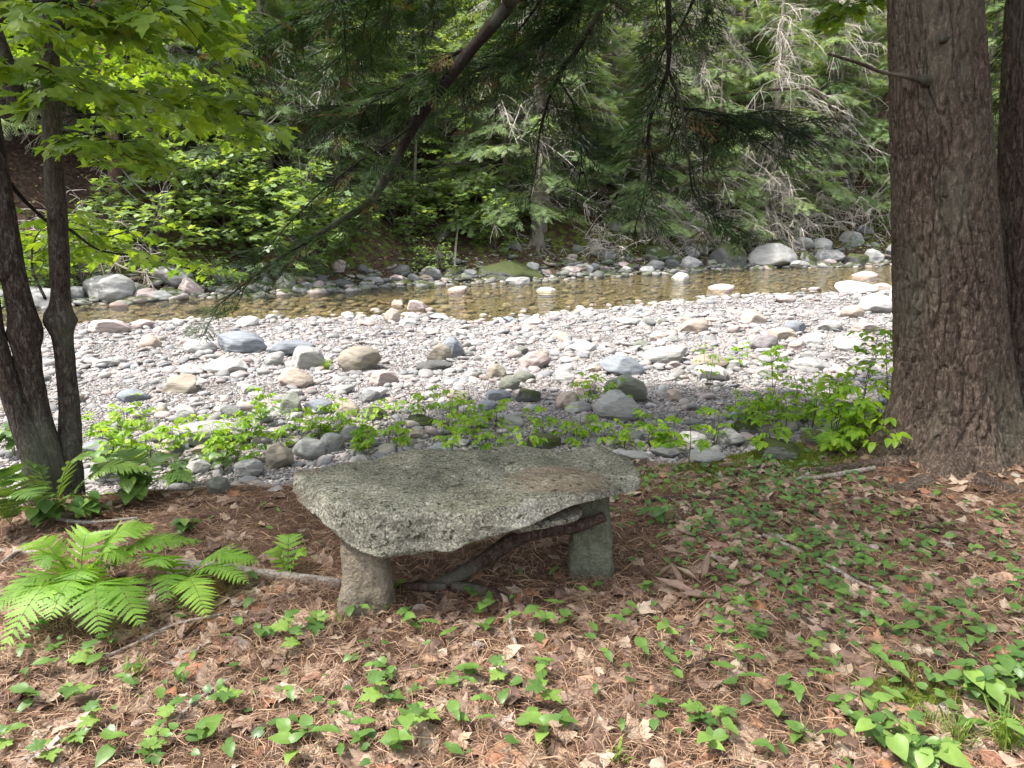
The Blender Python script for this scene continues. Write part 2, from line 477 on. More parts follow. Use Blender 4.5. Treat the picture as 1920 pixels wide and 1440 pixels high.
# bench rock
def bench_mat(name, leg=False, tone=(1, 1, 1)):
    m, nt, out = mat_base(name)
    n1 = tex(nt, 'ShaderNodeTexNoise', 5, Detail=6.0, Roughness=0.7)
    n2 = tex(nt, 'ShaderNodeTexNoise', 110, Detail=3.0, Roughness=0.75)
    v = tex(nt, 'ShaderNodeTexVoronoi', 150)
    pits = tex(nt, 'ShaderNodeTexNoise', 38, stretch=(1, 1.6, 1), Detail=3.0, Distortion=0.6)
    if leg:
        c = ramp_from(nt, n1.outputs[0], [(p, tuple(a * b for a, b in zip(q, tone))) for p, q in ((0.3, (0.12, 0.095, 0.07)), (0.5, (0.20, 0.165, 0.125)), (0.7, (0.30, 0.255, 0.205)))])
    else:
        c = ramp_from(nt, n1.outputs[0], [(0.30, (0.105, 0.098, 0.080)), (0.45, (0.185, 0.176, 0.143)), (0.55, (0.22, 0.21, 0.172)), (0.68, (0.33, 0.315, 0.275))])
    c = mixc(nt, 0.35 if leg else 0.9, c, ramp_from(nt, n2.outputs[0], [(0.32, (0.45, 0.45, 0.45)), (0.5, (1, 1, 1)), (0.66, (1.75, 1.75, 1.65))]), 'MULTIPLY')
    bw = nt.nodes.new('ShaderNodeRGBToBW'); nt.links.new(v.outputs['Color'], bw.inputs[0])
    c = mixc(nt, 0.15 if leg else 0.45, c, bw.outputs[0], 'OVERLAY')
    if not leg:
        # warm brown stain of old needles and bare granite
        mp = tex(nt, 'ShaderNodeTexNoise', 3.1, Detail=5.0, Roughness=0.6)
        sp_ = tex(nt, 'ShaderNodeTexGradient', 1.0)
        co = nt.nodes.new('ShaderNodeTexCoord'); mpn = nt.nodes.new('ShaderNodeMapping')
        mpn.inputs['Location'].default_value = (-0.17 * 3.4, -2.78 * 5.5, -0.46 * 3)
        mpn.inputs['Scale'].default_value = (3.4, 5.5, 3)
        mpn.inputs['Rotation'].default_value = (0, 0, 0)
        nt.links.new(co.outputs['Object'], mpn.inputs[0])
        sp_.gradient_type = 'SPHERICAL'
        nt.links.new(mpn.outputs[0], sp_.inputs[0])
        mul = nt.nodes.new('ShaderNodeMath'); mul.operation = 'MULTIPLY'
        nt.links.new(mp.outputs[0], mul.inputs[0]); nt.links.new(sp_.outputs['Fac'], mul.inputs[1])
        f = ramp_from(nt, mul.outputs[0], [(0.12, (0, 0, 0)), (0.26, (0.8, 0.8, 0.8))])
        c = mixc(nt, f, c, mixc(nt, 0.5, (0.27, 0.17, 0.12), c))
        # the trodden, mossier upper side is greener and darker than the bare front
        gg = nt.nodes.new('ShaderNodeNewGeometry'); sg = nt.nodes.new('ShaderNodeSeparateXYZ'); nt.links.new(gg.outputs['Normal'], sg.inputs[0])
        nq = tex(nt, 'ShaderNodeTexNoise', 7, Detail=5.0)
        aq = nt.nodes.new('ShaderNodeMath'); aq.operation = 'MULTIPLY_ADD'; nt.links.new(nq.outputs[0], aq.inputs[0]); aq.inputs[1].default_value = 0.7; nt.links.new(sg.outputs[2], aq.inputs[2])
        fq = ramp_from(nt, aq.outputs[0], [(1.0 / 1.0 * 0.98, (0, 0, 0)), (1.0, (1, 1, 1))])
        mrq = nt.nodes.new('ShaderNodeMapRange'); nt.links.new(aq.outputs[0], mrq.inputs[0]); mrq.inputs[1].default_value = 1.0; mrq.inputs[2].default_value = 1.36
        c = mixc(nt, mrq.outputs[0], c, mixc(nt, 1.0, c, (0.72, 0.735, 0.68), 'MULTIPLY'))
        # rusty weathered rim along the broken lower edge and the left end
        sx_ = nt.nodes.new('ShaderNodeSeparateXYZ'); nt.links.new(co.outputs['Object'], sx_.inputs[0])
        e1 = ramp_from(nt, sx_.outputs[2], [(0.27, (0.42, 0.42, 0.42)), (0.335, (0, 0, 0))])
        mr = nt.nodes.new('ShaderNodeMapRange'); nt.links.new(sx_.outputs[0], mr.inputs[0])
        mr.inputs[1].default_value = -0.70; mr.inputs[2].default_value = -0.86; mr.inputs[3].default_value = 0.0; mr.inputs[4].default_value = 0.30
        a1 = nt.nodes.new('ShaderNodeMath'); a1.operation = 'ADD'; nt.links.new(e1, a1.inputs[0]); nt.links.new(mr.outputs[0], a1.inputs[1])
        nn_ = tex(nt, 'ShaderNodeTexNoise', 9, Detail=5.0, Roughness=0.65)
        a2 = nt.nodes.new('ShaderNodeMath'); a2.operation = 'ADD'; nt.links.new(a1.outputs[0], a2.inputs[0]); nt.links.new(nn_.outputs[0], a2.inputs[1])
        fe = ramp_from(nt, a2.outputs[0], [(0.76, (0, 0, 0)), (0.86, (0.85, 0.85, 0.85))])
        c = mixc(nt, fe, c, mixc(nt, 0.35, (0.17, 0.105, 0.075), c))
        pf = ramp_from(nt, pits.outputs[0], [(0.615, (0, 0, 0)), (0.64, (0.9, 0.9, 0.9))])
        c = mixc(nt, pf, c, (0.035, 0.038, 0.025))
    nb = bump(nt, n1.outputs[0], 0.5, 0.02)
    nb = bump(nt, n2.outputs[0], 1.0, 0.006, nb)
    ck = tex(nt, 'ShaderNodeTexNoise', 18, stretch=(1, 2.2, 1), Detail=5.0, Roughness=0.7, Distortion=1.2)
    nb = bump(nt, ck.outputs[0], 0.9, 0.014, nb)
    nb = bump(nt, pits.outputs[0], 0.8, 0.015, nb)
    principled(nt, out, c, 0.88, nb, 0.2)
    return m
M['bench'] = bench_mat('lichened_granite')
M['bench_leg'] = bench_mat('bench_leg_stone', True)
M['bench_leg_green'] = bench_mat('mossy_leg_stone', True, (0.62, 0.78, 0.72))

# ground materials
def ground_mat(name, stops, sc, bd, vor=False, moss=False):
    m, nt, out = mat_base(name)
    n1 = tex(nt, 'ShaderNodeTexNoise', sc, Detail=8.0, Roughness=0.7)
    n2 = tex(nt, 'ShaderNodeTexNoise', sc * 0.12, Detail=3.0)
    c = ramp_from(nt, n1.outputs[0], stops)
    nb = bump(nt, n1.outputs[0], 0.7, bd)
    if vor:
        v = tex(nt, 'ShaderNodeTexVoronoi', 22, Randomness=1.0)
        v2 = tex(nt, 'ShaderNodeTexVoronoi', 55, Randomness=1.0)
        sep = nt.nodes.new('ShaderNodeSeparateColor'); nt.links.new(v.outputs['Color'], sep.inputs[0])
        cs = ramp_from(nt, sep.outputs[0], STONE_STOPS)
        c = mixc(nt, 0.7, c, cs)
        edge = ramp_from(nt, v.outputs['Distance'], [(0.25, (1, 1, 1)), (0.62, (0.45, 0.43, 0.40))])
        c = mixc(nt, 0.8, c, edge, 'MULTIPLY')
        inv = ramp_from(nt, v.outputs['Distance'], [(0, (1, 1, 1)), (0.7, (0, 0, 0))])
        inv2 = ramp_from(nt, v2.outputs['Distance'], [(0, (1, 1, 1)), (0.7, (0, 0, 0))])
        nb = bump(nt, inv, 0.8, 0.03, nb)
        nb = bump(nt, inv2, 0.8, 0.01, nb)
    c = mixc(nt, 0.5, c, ramp_from(nt, n2.outputs[0], [(0.3, (0.7, 0.7, 0.7)), (0.7, (1.3, 1.3, 1.3))]), 'MULTIPLY')
    if moss:
        nm = tex(nt, 'ShaderNodeTexNoise', 140, Detail=2.0)
        mc = ramp_from(nt, nm.outputs[0], [(0.3, (0.03, 0.045, 0.008)), (0.7, (0.15, 0.19, 0.03))])
        nx = tex(nt, 'ShaderNodeTexNoise', 5, Detail=5.0)
        ad = nt.nodes.new('ShaderNodeMath'); ad.operation = 'ADD'
        nt.links.new(attr(nt), ad.inputs[0]); nt.links.new(nx.outputs[0], ad.inputs[1])
        f = ramp_from(nt, ad.outputs[0], [(0.78, (0, 0, 0)), (0.92, (1, 1, 1))])
        c = mixc(nt, f, c, mc)
        nb = bump(nt, nm.outputs[0], 0.6, 0.01, nb)
    principled(nt, out, c, 0.93, nb, 0.12)
    return m
M['floor'] = ground_mat('forest_duff', [(0.3, (0.045, 0.026, 0.018)), (0.5, (0.11, 0.065, 0.045)), (0.7, (0.20, 0.125, 0.085))], 26, 0.02, moss=True)
M['bar'] = ground_mat('sandy_gravel', [(0.3, (0.15, 0.14, 0.13)), (0.7, (0.28, 0.26, 0.24))], 30, 0.01, vor=True)
M['bed'] = ground_mat('river_bed', [(0.3, (0.24, 0.21, 0.12)), (0.7, (0.52, 0.46, 0.31))], 20, 0.01, vor=True)
M['hill'] = ground_mat('hillside_litter', [(0.3, (0.022, 0.015, 0.011)), (0.5, (0.055, 0.036, 0.026)), (0.7, (0.12, 0.08, 0.056))], 9, 0.06, moss=True)

# water: thin clear amber sheet with ripples
m, nt, out = mat_base('river_water')
w1 = tex(nt, 'ShaderNodeTexNoise', 2.6, stretch=(0.35, 1.8, 1), Detail=4.0, Distortion=0.5)
w2 = tex(nt, 'ShaderNodeTexNoise', 11, stretch=(0.7, 1.3, 1), Detail=3.0)
nb = bump(nt, w1.outputs[0], 0.35, 0.10)
nb = bump(nt, w2.outputs[0], 0.2, 0.02, nb)
tr = nt.nodes.new('ShaderNodeBsdfTransparent'); tr.inputs[0].default_value = (0.87, 0.81, 0.58, 1)
gl = nt.nodes.new('ShaderNodeBsdfGlossy'); gl.inputs['Roughness'].default_value = 0.04
nt.links.new(nb, gl.inputs['Normal'])
fr = nt.nodes.new('ShaderNodeFresnel'); fr.inputs[0].default_value = 1.33; nt.links.new(nb, fr.inputs['Normal'])
mx = nt.nodes.new('ShaderNodeMixShader')
nt.links.new(fr.outputs[0], mx.inputs[0]); nt.links.new(tr.outputs[0], mx.inputs[1]); nt.links.new(gl.outputs[0], mx.inputs[2])
nt.links.new(mx.outputs[0], out.inputs[0])
M['water'] = m

# ------------------------------------------------------------------ setting: ground sheets and water
def axis(segs):
    out = []
    for a, b, s in segs: out.append(np.arange(a, b, s))
    return np.concatenate(out)
gx = axis([(-120, -40, 5), (-40, -16, 0.8), (-16, -5, 0.22), (-5, 5, 0.045), (5, 20, 0.22), (20, 44, 0.8), (44, 125, 5)])
gy = axis([(-40, -4, 2), (-4, 0.8, 0.3), (0.8, 6.5, 0.045), (6.5, 12, 0.08), (12, 34, 0.17), (34, 60, 0.6), (60, 120, 3)])
GX, GY = np.meshgrid(gx, gy)
GZ = H(GX, GY)
nxx, nyy = len(gx), len(gy)
V = np.stack([GX, GY, GZ], -1).reshape(-1, 3)
ii, jj = np.meshgrid(np.arange(nyy - 1), np.arange(nxx - 1), indexing='ij')
a_ = (ii * nxx + jj).ravel()
cx_ = ((GX[:-1, :-1] + GX[1:, 1:]) / 2).ravel(); cy_ = ((GY[:-1, :-1] + GY[1:, 1:]) / 2).ravel()
ye_, yn_, yf_ = y_edge(cx_), y_near(cx_), y_far(cx_)
zone = np.where(cy_ < ye_ + 0.12, 0, np.where(cy_ < yn_, 1, np.where(cy_ < yf_ + 0.1, 2, 3)))
# moss strength stored per vertex
ped = V[:, 1] - y_edge(V[:, 0])
moss = 0.60 * np.exp(-((ped + 0.10) / 0.42) ** 2) * sstep(0.3, 0.9, V[:, 0]) + 0.2 * np.exp(-((ped) / 0.3) ** 2)
moss = moss + 0.5 * np.exp(-(((V[:, 0] - 1.35) / 0.30) ** 2 + ((V[:, 1] - 2.05) / 0.22) ** 2))
bf = V[:, 1] - y_far(V[:, 0])
moss = np.where(bf > 0, 0.28 * np.exp(-((bf - 2.5) / 2.5) ** 2) + 0.12 * (fbm(V * 0.4, 2, 31) + 0.3), moss)
for z, nm, mt in ((0, 'forest_floor', 'floor'), (1, 'gravel_bar', 'bar'), (2, 'riverbed', 'bed'), (3, 'hillside', 'hill')):
    q = a_[zone == z]
    T = np.concatenate([np.stack([q, q + 1, q + nxx + 1], -1), np.stack([q, q + nxx + 1, q + nxx], -1)])
    used, inv = np.unique(T, return_inverse=True)
    A = Acc(); A.add(V[used], inv.reshape(-1, 3), moss[used])
    tag(A.build(nm, M[mt]), kind='structure')
# water sheet
wx = axis([(-60, 60, 1.0)]); A = Acc()
wv, wt = [], []
for i, x in enumerate(wx):
    a, b = float(y_near(x)) - 1.2, float(y_far(x)) + 1.2
    for k in range(9): wv.append((x, a + (b - a) * k / 8, WZ))
for i in range(len(wx) - 1):
    for k in range(8):
        a = i * 9 + k
        wt += [(a, a + 9, a + 10), (a, a + 10, a + 1)]
A.add(wv, wt)
tag(A.build('river_water', M['water']), kind='structure')

# ------------------------------------------------------------------ rocks
def icosphere(sub):
    t = (1 + 5 ** 0.5) / 2
    v = [(-1, t, 0), (1, t, 0), (-1, -t, 0), (1, -t, 0), (0, -1, t), (0, 1, t), (0, -1, -t), (0, 1, -t), (t, 0, -1), (t, 0, 1), (-t, 0, -1), (-t, 0, 1)]
    f = [(0, 11, 5), (0, 5, 1), (0, 1, 7), (0, 7, 10), (0, 10, 11), (1, 5, 9), (5, 11, 4), (11, 10, 2), (10, 7, 6), (7, 1, 8), (3, 9, 4), (3, 4, 2), (3, 2, 6), (3, 6, 8), (3, 8, 9), (4, 9, 5), (2, 4, 11), (6, 2, 10), (8, 6, 7), (9, 8, 1)]
    v = [np.array(p, float) / np.linalg.norm(p) for p in v]
    for _ in range(sub):
        mid, nf = {}, []
        def mp(a, b):
            k = (min(a, b), max(a, b))
            if k not in mid:
                p = v[a] + v[b]; v.append(p / np.linalg.norm(p)); mid[k] = len(v) - 1
            return mid[k]
        for a, b, c in f:
            ab, bc, ca = mp(a, b), mp(b, c), mp(c, a)
            nf += [(a, ab, ca), (b, bc, ab), (c, ca, bc), (ab, bc, ca)]
        f = nf
    return np.array(v), np.array(f)

ICO = {k: icosphere(k) for k in range(5)}
def rock_shape(sub, seed, angular=0.5, rough=0.10):
    V, T = ICO[sub]
    r = np.random.default_rng(seed)
    V = V.copy()
    ncut = int(4 + angular * 8)
    for k in range(ncut):       # flatten against random planes
        n = r.normal(size=3); n /= np.linalg.norm(n)
        d = r.uniform(0.62, 0.92) if angular > 0.3 else r.uniform(0.78, 0.97)
        h = V @ n
        V = V - np.clip(h - d, 0, None)[:, None] * n * r.uniform(0.7, 1.0)
    V = V * (1 + rough * 1.6 * fbm(V * 1.3 + seed, 2, seed)[:, None] + rough * 0.5 * fbm(V * 4 + seed, 3, seed + 1)[:, None])
    mn, mx = V.min(0), V.max(0)
    V = (V - (mn + mx) / 2) / (mx - mn)       # unit box centred
    return V, T

ROCKC = {'white': (0.40, 0.39, 0.375), 'grey': (0.19, 0.19, 0.185), 'bluegrey': (0.20, 0.215, 0.235), 'tan': (0.25, 0.22, 0.175), 'pink': (0.34, 0.28, 0.26),
         'palegrey': (0.30, 0.295, 0.28), 'dark': (0.10, 0.10, 0.097), 'greengrey': (0.165, 0.17, 0.14), 'peach': (0.34, 0.28, 0.235), 'purple': (0.22, 0.20, 0.205)}
CNAME = {'white': 'white', 'grey': 'mid grey', 'bluegrey': 'blue grey', 'tan': 'tan', 'pink': 'pinkish', 'palegrey': 'pale grey', 'dark': 'dark grey', 'greengrey': 'green grey', 'peach': 'peach coloured', 'purple': 'purplish grey'}
ROUND = []; ANG = []
for k in range(8):
    A = Acc(); A.add(*rock_shape(4, 100 + k, 0.45, 0.10)); ROUND.append((A.mesh('rounded_rock', M['stone']), None))
for k in range(8):
    A = Acc(); A.add(*rock_shape(4, 200 + k, 1.1, 0.15)); ANG.append((A.mesh('angular_rock', M['stone']), None))
def mossy_copy(pair):
    me = pair[0]
    if pair[1] is None:
        c = me.copy(); c.materials[0] = M['mossy']; return c
    return pair[1]
MOSSR = [mossy_copy(p) for p in ROUND[:4]]; MOSSA = [mossy_copy(p) for p in ANG[:5]]

ROCKS = []      # (object, px, py, descriptor)
occ = []        # occupied discs (x, y, r)
def add_rock(p, w, h, colour, ang=False, moss=False, tilt=0.15, label=None, sink=0.28, squash=None, name=None):
    k = len(ROCKS)
    me = (MOSSA[k % 5] if ang else MOSSR[k % 4]) if moss else (ANG if ang else ROUND)[k % 8][0]
    o = link(name or ('boulder' if w > 0.32 else 'river_stone'), me)
    dep = w * random.uniform(0.75, 1.0)
    o.scale = (w, dep, h * (1 + sink))
    z = float(H(p[0], p[1]))
    o.location = (p[0], p[1] + dep * 0.35, z + h * (1 + sink) * 0.5 - h * sink)
    o.rotation_euler = (random.uniform(-tilt, tilt), random.uniform(-tilt, tilt), random.uniform(-0.5, 0.5) if w > 0.2 else random.uniform(0, 6.28))
    c = ROCKC[colour]; g = random.uniform(0.88, 1.1)
    o.color = (c[0] * g, c[1] * g, c[2] * g, 1)
    px, py = to_px(np.array(o.location))
    size = 'large' if w > 0.6 else ('medium' if w > 0.3 else 'small')
    shape = 'jagged' if ang else 'rounded'
    ROCKS.append([o, float(px), float(py), f"{size} {shape} {'mossy ' if moss else ''}{CNAME[colour]} {'boulder' if w > 0.32 else 'stone'}", label, w])
    occ.append((p[0], p[1] + dep * 0.35, w * 0.5))
    return o

def rock_px(px, py, wp, hp, colour, ang=False, moss=False, label=None, **kw):
    p = ground_hit(px, py)
    d = float(depth_of(p))
    w, h = wp / FPX * d, hp / FPX * d * 0.9
    return add_rock(p, w, h, colour, ang, moss, label=label, **kw)

# boulders of the gravel bar and of the river
BL = [
 (443, 662, 100, 40, 'bluegrey', 0, 0), (366, 664, 62, 28, 'white', 0, 0), (542, 668, 88, 30, 'bluegrey', 1, 0), (574, 694, 62, 48, 'palegrey', 0, 0), (668, 700, 78, 52, 'tan', 0, 0),
 (549, 728, 70, 40, 'peach', 0, 0), (410, 702, 84, 26, 'white', 0, 0), (333, 738, 74, 32, 'tan', 0, 0), (822, 680, 48, 38, 'tan', 0, 0), (847, 672, 42, 44, 'bluegrey', 1, 0),
 (812, 700, 72, 22, 'dark', 1, 0), (718, 724, 52, 30, 'pink', 0, 0), (700, 748, 48, 20, 'white', 0, 0), (1170, 706, 84, 40, 'bluegrey', 0, 0), (1180, 758, 84, 58, 'greengrey', 1, 0),
 (1163, 790, 92, 54, 'palegrey', 1, 0), (1003, 694, 62, 36, 'pink', 1, 0), (930, 712, 40, 30, 'tan', 1, 0), (955, 733, 42, 28, 'greengrey', 0, 0), (992, 755, 52, 26, 'dark', 1, 1),
 (1252, 684, 92, 34, 'palegrey', 0, 0), (1335, 694, 74, 30, 'tan', 0, 0), (1340, 715, 60, 30, 'white', 1, 0), (1415, 608, 48, 26, 'peach', 0, 0), (1302, 628, 64, 30, 'peach', 0, 0), (1436, 658, 54, 30, 'purple', 0, 0),
 (1492, 626, 44, 26, 'bluegrey', 0, 0), (1472, 640, 54, 26, 'peach', 0, 0), (1604, 597, 46, 26, 'peach', 0, 0), (1652, 588, 66, 40, 'white', 0, 0), (1620, 690, 40, 22, 'palegrey', 1, 0),
 (1520, 650, 46, 20, 'white', 0, 0), (1560, 620, 50, 20, 'palegrey', 0, 0), (1530, 700, 80, 26, 'palegrey', 1, 0), (1600, 660, 60, 24, 'white', 0, 0), (1630, 625, 50, 20, 'pink', 0, 0),
 (857, 556, 46, 20, 'pink', 0, 0), (1030, 558, 56, 20, 'white', 0, 0), (1063, 554, 22, 12, 'white', 1, 0), (950, 577, 18, 9, 'white', 0, 0), (1120, 559, 22, 7, 'peach', 0, 0), (1277, 533, 34, 24, 'white', 0, 0),
 (1357, 552, 54, 20, 'pink', 0, 0), (1416, 555, 20, 6, 'white', 0, 0), (1478, 568, 42, 16, 'pink', 0, 0), (1625, 528, 62, 20, 'pink', 0, 0), (1612, 550, 76, 20, 'white', 0, 0), (1656, 546, 36, 16, 'pink', 0, 0), (1700, 560, 60, 26, 'white', 0, 0),
 (733, 606, 32, 30, 'peach', 0, 0), (746, 582, 26, 22, 'peach', 1, 0), (780, 586, 42, 24, 'pink', 0, 0), (800, 572, 38, 12, 'peach', 0, 0), (820, 600, 42, 9, 'white', 0, 0), (836, 582, 20, 10, 'white', 0, 0), (770, 600, 24, 14, 'white', 0, 0), (700, 590, 24, 13, 'peach', 0, 0),
 (458, 612, 44, 16, 'white', 0, 0), (507, 601, 24, 12, 'white', 0, 0), (195, 626, 76, 26, 'pink', 0, 0), (263, 618, 40, 20, 'pink', 0, 0), (331, 614, 22, 18, 'white', 1, 0), (272, 655, 42, 26, 'peach', 0, 0), (363, 588, 36, 12, 'grey', 1, 0),
 (520, 880, 58, 52, 'tan', 1, 0), (575, 862, 60, 40, 'palegrey', 0, 0), (620, 846, 48, 36, 'palegrey', 0, 0), (462, 895, 54, 34, 'palegrey', 1, 0), (405, 930, 46, 36, 'greengrey', 0, 0), (365, 890, 50, 26, 'palegrey', 0, 0), (330, 850, 40, 22, 'bluegrey', 0, 0),
 (541, 776, 44, 40, 'greengrey', 0, 0), (596, 775, 62, 26, 'bluegrey', 0, 0), (375, 842, 150, 46, 'palegrey', 1, 0), (240, 754, 62, 22, 'bluegrey', 0, 0), (190, 690, 50, 16, 'palegrey', 0, 0), (345, 790, 46, 30, 'palegrey', 1, 0), (430, 785, 42, 28, 'grey', 1, 0), (290, 880, 40, 28, 'grey', 0, 1),
 (1465, 862, 78, 36, 'greengrey', 0, 1), (1372, 838, 62, 34, 'palegrey', 1, 0), (1335, 826, 48, 26, 'greengrey', 0, 0), (1400, 820, 60, 30, 'grey', 0, 1), (1300, 838, 60, 22, 'palegrey', 1, 0), (1535, 838, 56, 28, 'dark', 0, 1), (1190, 865, 56, 18, 'palegrey', 1, 0), (1250, 860, 60, 20, 'grey', 1, 0), (1330, 868, 70, 20, 'palegrey', 1, 0), (1180, 830, 60, 20, 'grey', 0, 0),
 (740, 820, 40, 22, 'grey', 1, 0), (790, 800, 60, 16, 'dark', 1, 1), (700, 790, 50, 26, 'greengrey', 1, 1), (900, 808, 40, 20, 'grey', 1, 0), (860, 840, 46, 18, 'palegrey', 1, 0), (1020, 845, 70, 30, 'dark', 1, 1), (960, 800, 44, 20, 'palegrey', 0, 0), (1090, 800, 46, 22, 'palegrey', 0, 0), (1245, 745, 30, 26, 'white', 0, 0), (1265, 752, 34, 22, 'peach', 0, 0), (1100, 740, 40, 24, 'pink', 1, 0), (1060, 720, 44, 22, 'white', 1, 0),
 (890, 650, 30, 14, 'white', 0, 0), (1000, 610, 40, 14, 'white', 0, 0), (1050, 640, 40, 16, 'peach', 0, 0), (1090, 660, 60, 16, 'white', 0, 0), (1180, 610, 44, 14, 'white', 0, 0), (1240, 640, 40, 18, 'pink', 0, 0), (470, 740, 44, 16, 'palegrey', 0, 0), (640, 740, 44, 18, 'palegrey', 0, 0),
 (690, 612, 26, 14, 'pink', 0, 0), (715, 575, 22, 11, 'peach', 1, 0), (762, 612, 34, 14, 'white', 0, 0), (805, 588, 20, 12, 'pink', 0, 0), (650, 596, 26, 12, 'white', 0, 0), (665, 576, 18, 8, 'peach', 0, 0), (600, 590, 24, 10, 'pink', 0, 0), (560, 585, 20, 8, 'white', 0, 0), (905, 596, 20, 8, 'white', 0, 0), (980, 590, 16, 8, 'peach', 0, 0), (870, 590, 18, 8, 'pink', 0, 0), (1085, 582, 22, 9, 'white', 0, 0), (1200, 572, 24, 9, 'pink', 0, 0), (1530, 548, 26, 10, 'pink', 0, 0),
]
for b in BL: rock_px(*b[:5], ang=bool(b[5]), moss=bool(b[6]))
FB = [
 (192, 566, 92, 56, 'palegrey', 1, 0), (66, 580, 84, 46, 'palegrey', 1, 0), (138, 566, 36, 34, 'grey', 1, 0), (316, 540, 74, 44, 'palegrey', 1, 0), (268, 566, 50, 24, 'pink', 0, 0), (300, 566, 52, 22, 'grey', 1, 0), (535, 548, 36, 40, 'greengrey', 0, 0), (572, 546, 30, 18, 'grey', 0, 0),
 (955, 528, 130, 34, 'dark', 1, 1), (970, 538, 52, 20, 'palegrey', 1, 0), (1000, 512, 26, 22, 'palegrey', 1, 0), (1072, 516, 40, 18, 'pink', 1, 0), (1098, 512, 30, 18, 'palegrey', 0, 0), (1172, 514, 26, 16, 'white', 0, 0), (1215, 514, 30, 16, 'white', 0, 0), (1298, 506, 42, 28, 'palegrey', 1, 0), (1262, 506, 32, 22, 'dark', 0, 0), (1367, 502, 74, 50, 'dark', 0, 1), (1456, 502, 104, 50, 'palegrey', 0, 0), (1510, 468, 40, 26, 'palegrey', 1, 0), (1560, 494, 60, 28, 'grey', 1, 0), (1612, 500, 44, 28, 'dark', 1, 1), (1642, 496, 40, 32, 'palegrey', 1, 0), (1545, 470, 40, 26, 'palegrey', 0, 0), (1600, 462, 44, 30, 'palegrey', 0, 0), (1625, 438, 34, 24, 'grey', 0, 1), (1500, 505, 40, 18, 'palegrey', 1, 0), (745, 532, 30, 18, 'pink', 1, 0), (700, 534, 40, 16, 'grey', 1, 0), (850, 520, 34, 20, 'dark', 0, 1), (880, 522, 30, 18, 'grey', 1, 0), (640, 540, 40, 18, 'dark', 1, 0), (1235, 492, 60, 34, 'greengrey', 1, 1), (1310, 478, 60, 30, 'greengrey', 1, 1), (1700, 490, 60, 40, 'grey', 1, 0), (480, 552, 44, 20, 'dark', 1, 0), (420, 556, 50, 20, 'dark', 0, 0),
]
for b in FB: rock_px(*b[:5], ang=bool(b[5]), moss=bool(b[6]))
# smaller ones between, on the bar and along the far bank
cols = list(ROCKC)
def free(x, y, r):
    return all((x - a) ** 2 + (y - b) ** 2 > ((r + c) * 0.85) ** 2 for a, b, c in occ)
tries = 0
while len(ROCKS) < 215 and tries < 4000:
    tries += 1
    px, py = random.uniform(0, 1690), 600 + 260 * random.random() ** 1.2
    p = ground_hit(px, py)
    if not (y_edge(p[0]) + 0.5 < p[1] < y_near(p[0]) + 0.6): continue
    w = random.uniform(0.15, 0.30)
    if free(p[0], p[1], w * 0.5):
        add_rock(p, w, w * random.uniform(0.35, 0.6), random.choice(['white', 'palegrey', 'grey', 'pink', 'tan', 'bluegrey', 'palegrey', 'peach', 'greengrey']), ang=random.random() < 0.4)
tries = 0
while len(ROCKS) < 296 and tries < 6000:
    tries += 1
    px = random.uniform(0, 1700)
    x = (px - 960) / FPX * 26
    b = abs(random.gauss(0.1, 0.9)) if random.random() < 0.75 else random.uniform(0, 3.2)
    y = float(y_far(x)) + b - 0.15
    w = random.uniform(0.25, 0.75)
    if free(x, y, w * 0.4):
        add_rock((x, y, 0), w, w * random.uniform(0.4, 0.75), random.choice(['grey', 'palegrey', 'dark', 'greengrey', 'grey', 'pink']), ang=random.random() < 0.85, moss=random.random() < 0.25, tilt=0.5)

# loose gravel: beyond counting, one object
def gravel(A, n, ylo, yhi, smin, smax, sub, seed, far=False, p_small=2.0):
    r = np.random.default_rng(seed)
    x = r.uniform(-0.80, 0.80, n); 
    y = ylo + (yhi - ylo) * r.random(n)
    x = x * (y + 1.5) * 0.95
    ye, yn, yf = y_edge(x), y_near(x), y_far(x)
    if far: ok = (y > yf - 0.8) & (y < yf + 2.6 * r.random(n) ** 1.6 + 0.3)
    else: ok = (y > ye + 0.15 + 0.6 * r.random(n) ** 2) & (y < yn + 0.9 + 3.2 * r.random(n) ** 3)
    x, y = x[ok], y[ok]; n = len(x)
    s = smin + (smax - smin) * r.random(n) ** p_small
    # patches of coarser and finer stones
    s = s * (1 + 0.45 * fbm(np.stack([x * 0.8, y * 0.8, x * 0], -1), 2, 77))
    z = H(x, y)
    for v in range(6):
        V, T = rock_shape(sub, 300 + v + sub * 10, 0.3 if v < 3 else 0.9, 0.08)
        q = np.arange(n) % 6 == v
        m = int(q.sum())
        yaw = r.uniform(0, 6.28, m)
        nn = np.stack([r.normal(0, 0.22, m), r.normal(0, 0.22, m), np.ones(m)], -1)
        R = frames(nn, yaw)
        sc = np.stack([s[q] * r.uniform(0.8, 1.3, m), s[q] * r.uniform(0.8, 1.2, m), s[q] * r.uniform(0.25, 0.65, m)], -1)
        R = R * sc[:, None, :]
        A.scatter(V, T, R, np.stack([x[q], y[q], z[q] + s[q] * 0.16], -1), np.clip(r.random(m), 0, 1))
A = Acc()
gravel(A, 5500, 3.8, 9.5, 0.035, 0.15, 1, 1, p_small=4)
gravel(A, 150000, 3.8, 9.5, 0.010, 0.036, 0, 5, p_small=2)
gravel(A, 8500, 8.5, 16, 0.045, 0.20, 1, 2, p_small=4)
gravel(A, 160000, 8.5, 16, 0.016, 0.050, 0, 6, p_small=2)
gravel(A, 5000, 15, 24, 0.06, 0.22, 1, 3, p_small=3)
gravel(A, 70000, 15, 24, 0.025, 0.06, 0, 7, p_small=2)
tag(A.build('gravel', M['gravel']), kind='stuff')
r = np.random.default_rng(15); A = Acc(); n = 7000
x = r.uniform(-24, 24, n); u = r.random(n); y = y_near(x) + 0.3 + (y_far(x) - y_near(x) - 0.2) * u
